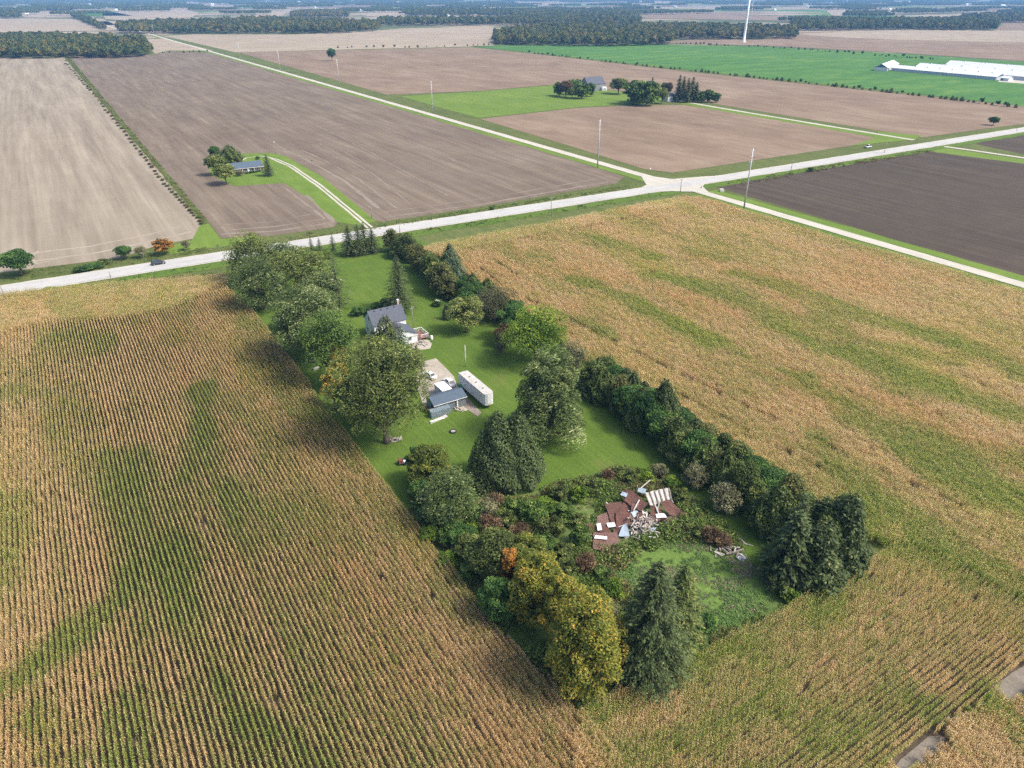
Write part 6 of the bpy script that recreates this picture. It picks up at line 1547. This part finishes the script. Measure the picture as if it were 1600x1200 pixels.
# ------------------------------------------------------------------ collapsed barn
cb0 = G(1000, 810)
cb = empty('collapsed_barn', cb0, 0, 'collapsed old barn, heap of rusty roof metal and broken boards', 'collapsed barn')
def W2(px, py, z): p = G(px, py, z); return (p.x - cb0.x, p.y - cb0.y, p.z)
def rsheet(pts, mat_, name='roof_sheet', t=.06, sub=6, sag=.35, sd=0):
    """buckled sheet over four image-surveyed corners with heights"""
    c = [Vector(W2(*p)) for p in pts]; g = random.Random(sd); m = MB(); n = sub
    grid = []
    ph = g.uniform(0, 6)
    for i in range(n + 1):
        for j in range(n + 1):
            u, v = i / n, j / n
            p = (c[0] * (1 - u) + c[1] * u) * (1 - v) + (c[3] * (1 - u) + c[2] * u) * v
            edge = (i in (0, n) or j in (0, n))
            p += Vector((g.uniform(-1, 1), g.uniform(-1, 1), 0)) * (.12 if edge and sub > 3 else .04)
            p.z += math.sin(u * 5 + ph) * math.cos(v * 4 + ph) * sag * .5 + g.uniform(-.05, .05) - sag * math.sin(u * math.pi) * math.sin(v * math.pi)
            grid.append(p)
    N1 = (n + 1) ** 2
    vs = grid + [p - Vector((0, 0, t)) for p in grid]; fs = []
    for i in range(n):
        for j in range(n):
            a = i * (n + 1) + j; b = a + n + 1
            fs.append((a, b, b + 1, a + 1)); fs.append((a + N1, a + 1 + N1, b + 1 + N1, b + N1))
    for k in range(n):
        a, b = k, k + 1; fs.append((a, b, b + N1, a + N1))
        a, b = n * (n + 1) + k, n * (n + 1) + k + 1; fs.append((a, a + N1, b + N1, b))
        a, b = k * (n + 1), (k + 1) * (n + 1); fs.append((a, a + N1, b + N1, b))
        a, b = k * (n + 1) + n, (k + 1) * (n + 1) + n; fs.append((a, b, b + N1, a + N1))
    m.solid(vs, fs)
    return m.build(name, mat_, cb)
rsheet([(976, 764, 2.2), (1008, 784, 2.4), (998, 826, .8), (972, 800, 1.4)], RUST, sd=1)
rsheet([(979, 762, 2.6), (1012, 786, 2.7), (1002, 800, 1.8), (975, 782, 1.9)], RUST, sd=2)
rsheet([(945, 786, 1.8), (972, 784, 2.2), (980, 818, .8), (956, 820, .8)], RUST, sd=3)
rsheet([(934, 806, .9), (956, 796, 1.2), (962, 822, .6), (930, 822, .4)], RUST2, sd=4, sag=.15)
rsheet([(917, 818, .7), (950, 820, .8), (952, 832, .6), (918, 830, .5)], RUST, sd=5, sag=.1)
rsheet([(927, 831, 1.0), (965, 832, 1.1), (972, 865, .7), (927, 858, .8)], RUST2, sd=6, sag=.08)
rsheet([(1032, 784, 2.3), (1047, 780, 2.4), (1074, 806, 1.2), (1046, 806, 1.0)], RUST, sd=7)
rsheet([(1030, 810, .9), (1076, 802, 1.0), (1086, 811, .6), (1040, 820, .5)], RUST2, sd=8, sag=.1)
rsheet([(1012, 806, 1.0), (1032, 806, 1.1), (1030, 828, .6), (1008, 826, .6)], RUST2, sd=9, sag=.2)
rsheet([(958, 822, .7), (970, 826, .9), (975, 836, .5), (960, 834, .5)], RUST, sd=10, sag=.2)
rsheet([(988, 788, 2.1), (1004, 786, 2.2), (1006, 806, 1.5), (982, 812, 1.1)], RUST2, sd=31, sag=.3)
rsheet([(1016, 790, 1.7), (1034, 792, 1.8), (1034, 808, 1.2), (1018, 806, 1.2)], RUST, sd=32, sag=.3)
rsheet([(962, 800, 1.5), (984, 800, 1.7), (984, 822, .9), (964, 826, .8)], RUST, sd=33, sag=.3)
# standing white wall panel with ribs, leaning back
rsheet([(1008, 770, 2.9), (1045, 762, 3.0), (1050, 782, 1.0), (1016, 790, 1.1)], WHITE_WOOD, name='wall_panel', sd=11, sag=.03, t=.12)
for k in range(6):
    f = k / 5
    a = Vector(W2(1008 + 37 * f, 770 - 8 * f, 3.05)); b = Vector(W2(1016 + 34 * f, 790 - 8 * f, 1.2)); MB().beam(a, b, .16, .12).build('wall_rib', GREY_WOOD, cb)
for q, mt, nm in (([(972, 768, 2.75), (981, 771, 2.75), (978, 777, 2.5), (969, 773, 2.5)], BLUE_SHEET, 'skylight_sheet'), ([(930, 836, 1.2), (949, 838, 1.2), (949, 843, 1.15), (928, 841, 1.15)], WHITE_TRIM, 'skylight_sheet'),
                  ([(932, 818, 1.1), (938, 817, 1.1), (941, 828, 1.0), (934, 829, 1.0)], WHITE_TRIM, 'white_sheet'), ([(1009, 824, 1.0), (1026, 824, 1.1), (1023, 831, .9), (1009, 831, .9)], BLUE_SHEET, 'blue_sheet'),
                  ([(973, 820, 1.2), (979, 818, 1.5), (984, 838, .8), (966, 838, .6)], BLUE_SHEET, 'blue_sheet'), ([(985, 800, 1.6), (1000, 797, 1.7), (1002, 804, 1.4), (990, 808, 1.3)], BLUE_SHEET, 'blue_sheet'),
                  ([(1024, 803, 1.5), (1038, 802, 1.5), (1042, 808, 1.3), (1026, 809, 1.3)], WHITE_TRIM, 'white_sheet'), ([(1078, 808, .9), (1088, 808, 1.0), (1088, 812, .8), (1080, 812, .8)], WHITE_TRIM, 'white_sheet'),
                  ([(1064, 810, .9), (1070, 809, .9), (1070, 813, .8), (1064, 813, .8)], WHITE_TRIM, 'white_sheet'), ([(998, 762, 1.8), (1010, 764, 1.9), (1008, 772, 1.4), (996, 768, 1.4)], BLUE_SHEET, 'blue_sheet'),
                  ([(948, 817, 1.1), (960, 816, 1.2), (962, 822, .9), (950, 824, .9)], WHITE_TRIM, 'white_sheet')):
    rsheet(q, mt, nm, sd=R.randrange(99), sag=.05, sub=2)
pr = random.Random(8)
def plank(x0, y0, z0, x1, y1, z1, mt, w=.2): MB().beam(W2(x0, y0, z0), W2(x1, y1, z1), w, .12).build('plank', mt, cb)
for (x0, y0, z0, x1, y1, z1, mt) in ((1001, 763, 1.6, 1016, 750, 1.6, PALE_WOOD), (995, 768, .6, 996, 759, 2.2, PALE_WOOD), (990, 798, 2.0, 999, 781, 2.4, WHITE_WOOD), (1022, 785, 2.0, 1029, 802, 1.4, WHITE_WOOD), (1031, 784, 2.6, 1026, 800, 1.2, PALE_WOOD),
        (1003, 796, 2.0, 1008, 812, 1.2, WHITE_WOOD), (916, 835, .5, 925, 835, .6, PALE_WOOD), (957, 861, .9, 962, 875, .4, WHITE_WOOD), (984, 857, .5, 980, 870, .4, GREY_WOOD), (1040, 816, 1.2, 1047, 824, .8, DARKM), (1004, 845, .8, 1020, 838, .7, PALE_WOOD),
        (955, 792, 1.4, 947, 785, 1.9, PALE_WOOD), (1105, 838, .6, 1112, 833, .9, PALE_WOOD), (1156, 841, .3, 1166, 851, .25, PALE_WOOD), (1040, 762, 1.6, 1052, 786, 1.2, GREY_WOOD)):
    plank(x0, y0, z0, x1, y1, z1, mt)
for k in range(125):
    t = pr.random()
    cx = pr.gauss(1006, 15); cy = pr.gauss(815, 12)
    if cy > 842 or cy < 782: continue
    if cx < 975 and cy < 815: continue
    a = pr.uniform(0, math.pi); ln = pr.uniform(4, 11)
    z = pr.uniform(.6, 1.9) * (1 - abs(cx - 1006) / 70)
    plank(cx, cy, max(.3, z + pr.uniform(-.5, .5)), cx + math.cos(a) * ln, cy + math.sin(a) * ln * .8, max(.3, z + pr.uniform(-.6, .6)), (WHITE_WOOD, PALE_WOOD, GREY_WOOD, PALE_WOOD)[k % 4], pr.uniform(.10, .24))
for k in range(11):
    cx = pr.gauss(1010, 14); cy = min(836, max(790, pr.gauss(813, 12))); a = pr.uniform(0, 6.28); r_ = pr.uniform(3, 7); z = pr.uniform(.5, 1.5)
    rsheet([(cx + math.cos(a + q) * r_ * pr.uniform(.7, 1.3), cy + math.sin(a + q) * r_ * .6, z + pr.uniform(-.3, .4)) for q in (0, 1.3, 3.0, 4.4)], (RUST, RUST2, GREY_WOOD, RUST, RUST2, PALE_WOOD)[k % 6], name='bent_sheet', sd=200 + k, sag=.25, sub=3)
# broken base of rubble under the boards
mb = MB()
for k in range(110):
    p = W2(pr.gauss(1006, 16), min(840, max(786, pr.gauss(815, 12))), 0); s = pr.uniform(.15, .6)
    a = pr.uniform(0, 3.1); ca, sa_ = math.cos(a) * s, math.sin(a) * s * .5
    mb.beam((p[0] - ca, p[1] - sa_, pr.uniform(.1, .9)), (p[0] + ca, p[1] + sa_, pr.uniform(.1, .9)), .25, .2)
o = mb.build('splinters', PALE_WOOD, cb); o['kind'] = 'stuff'
# log ends and brush heap right of the barn
junk('log_heap', 'heap of grey logs and roots in the brush right of the collapsed barn', 'log heap', 1132, 862, [('log', R.uniform(-2.5, 2.5), R.uniform(-1.2, 1.2), .15 * (i % 4), R.uniform(1, 2.4), .25, .25, R.uniform(0, 3), (GREY_WOOD, PALE_WOOD)[i % 3 == 0]) for i in range(18)])

# ------------------------------------------------------------------ haze
hz = MB().box(-13500, 13500, -600, 14200, -1.2, 128).build('haze', BLACK)
m_, nt, out = new_mat('haze_air')
pv = nt.nodes.new("ShaderNodeVolumePrincipled")
pv.inputs['Color'].default_value = (.26, .56, 1.0, 1)
pv.inputs['Density'].default_value = 0.00009
pv.inputs['Anisotropy'].default_value = 0.0
nt.links.new(pv.outputs[0], out.inputs['Volume'])
hz.data.materials.clear(); hz.data.materials.append(m_)
hz['kind'] = 'stuff'; hz['label'] = 'thin blue haze over the countryside'
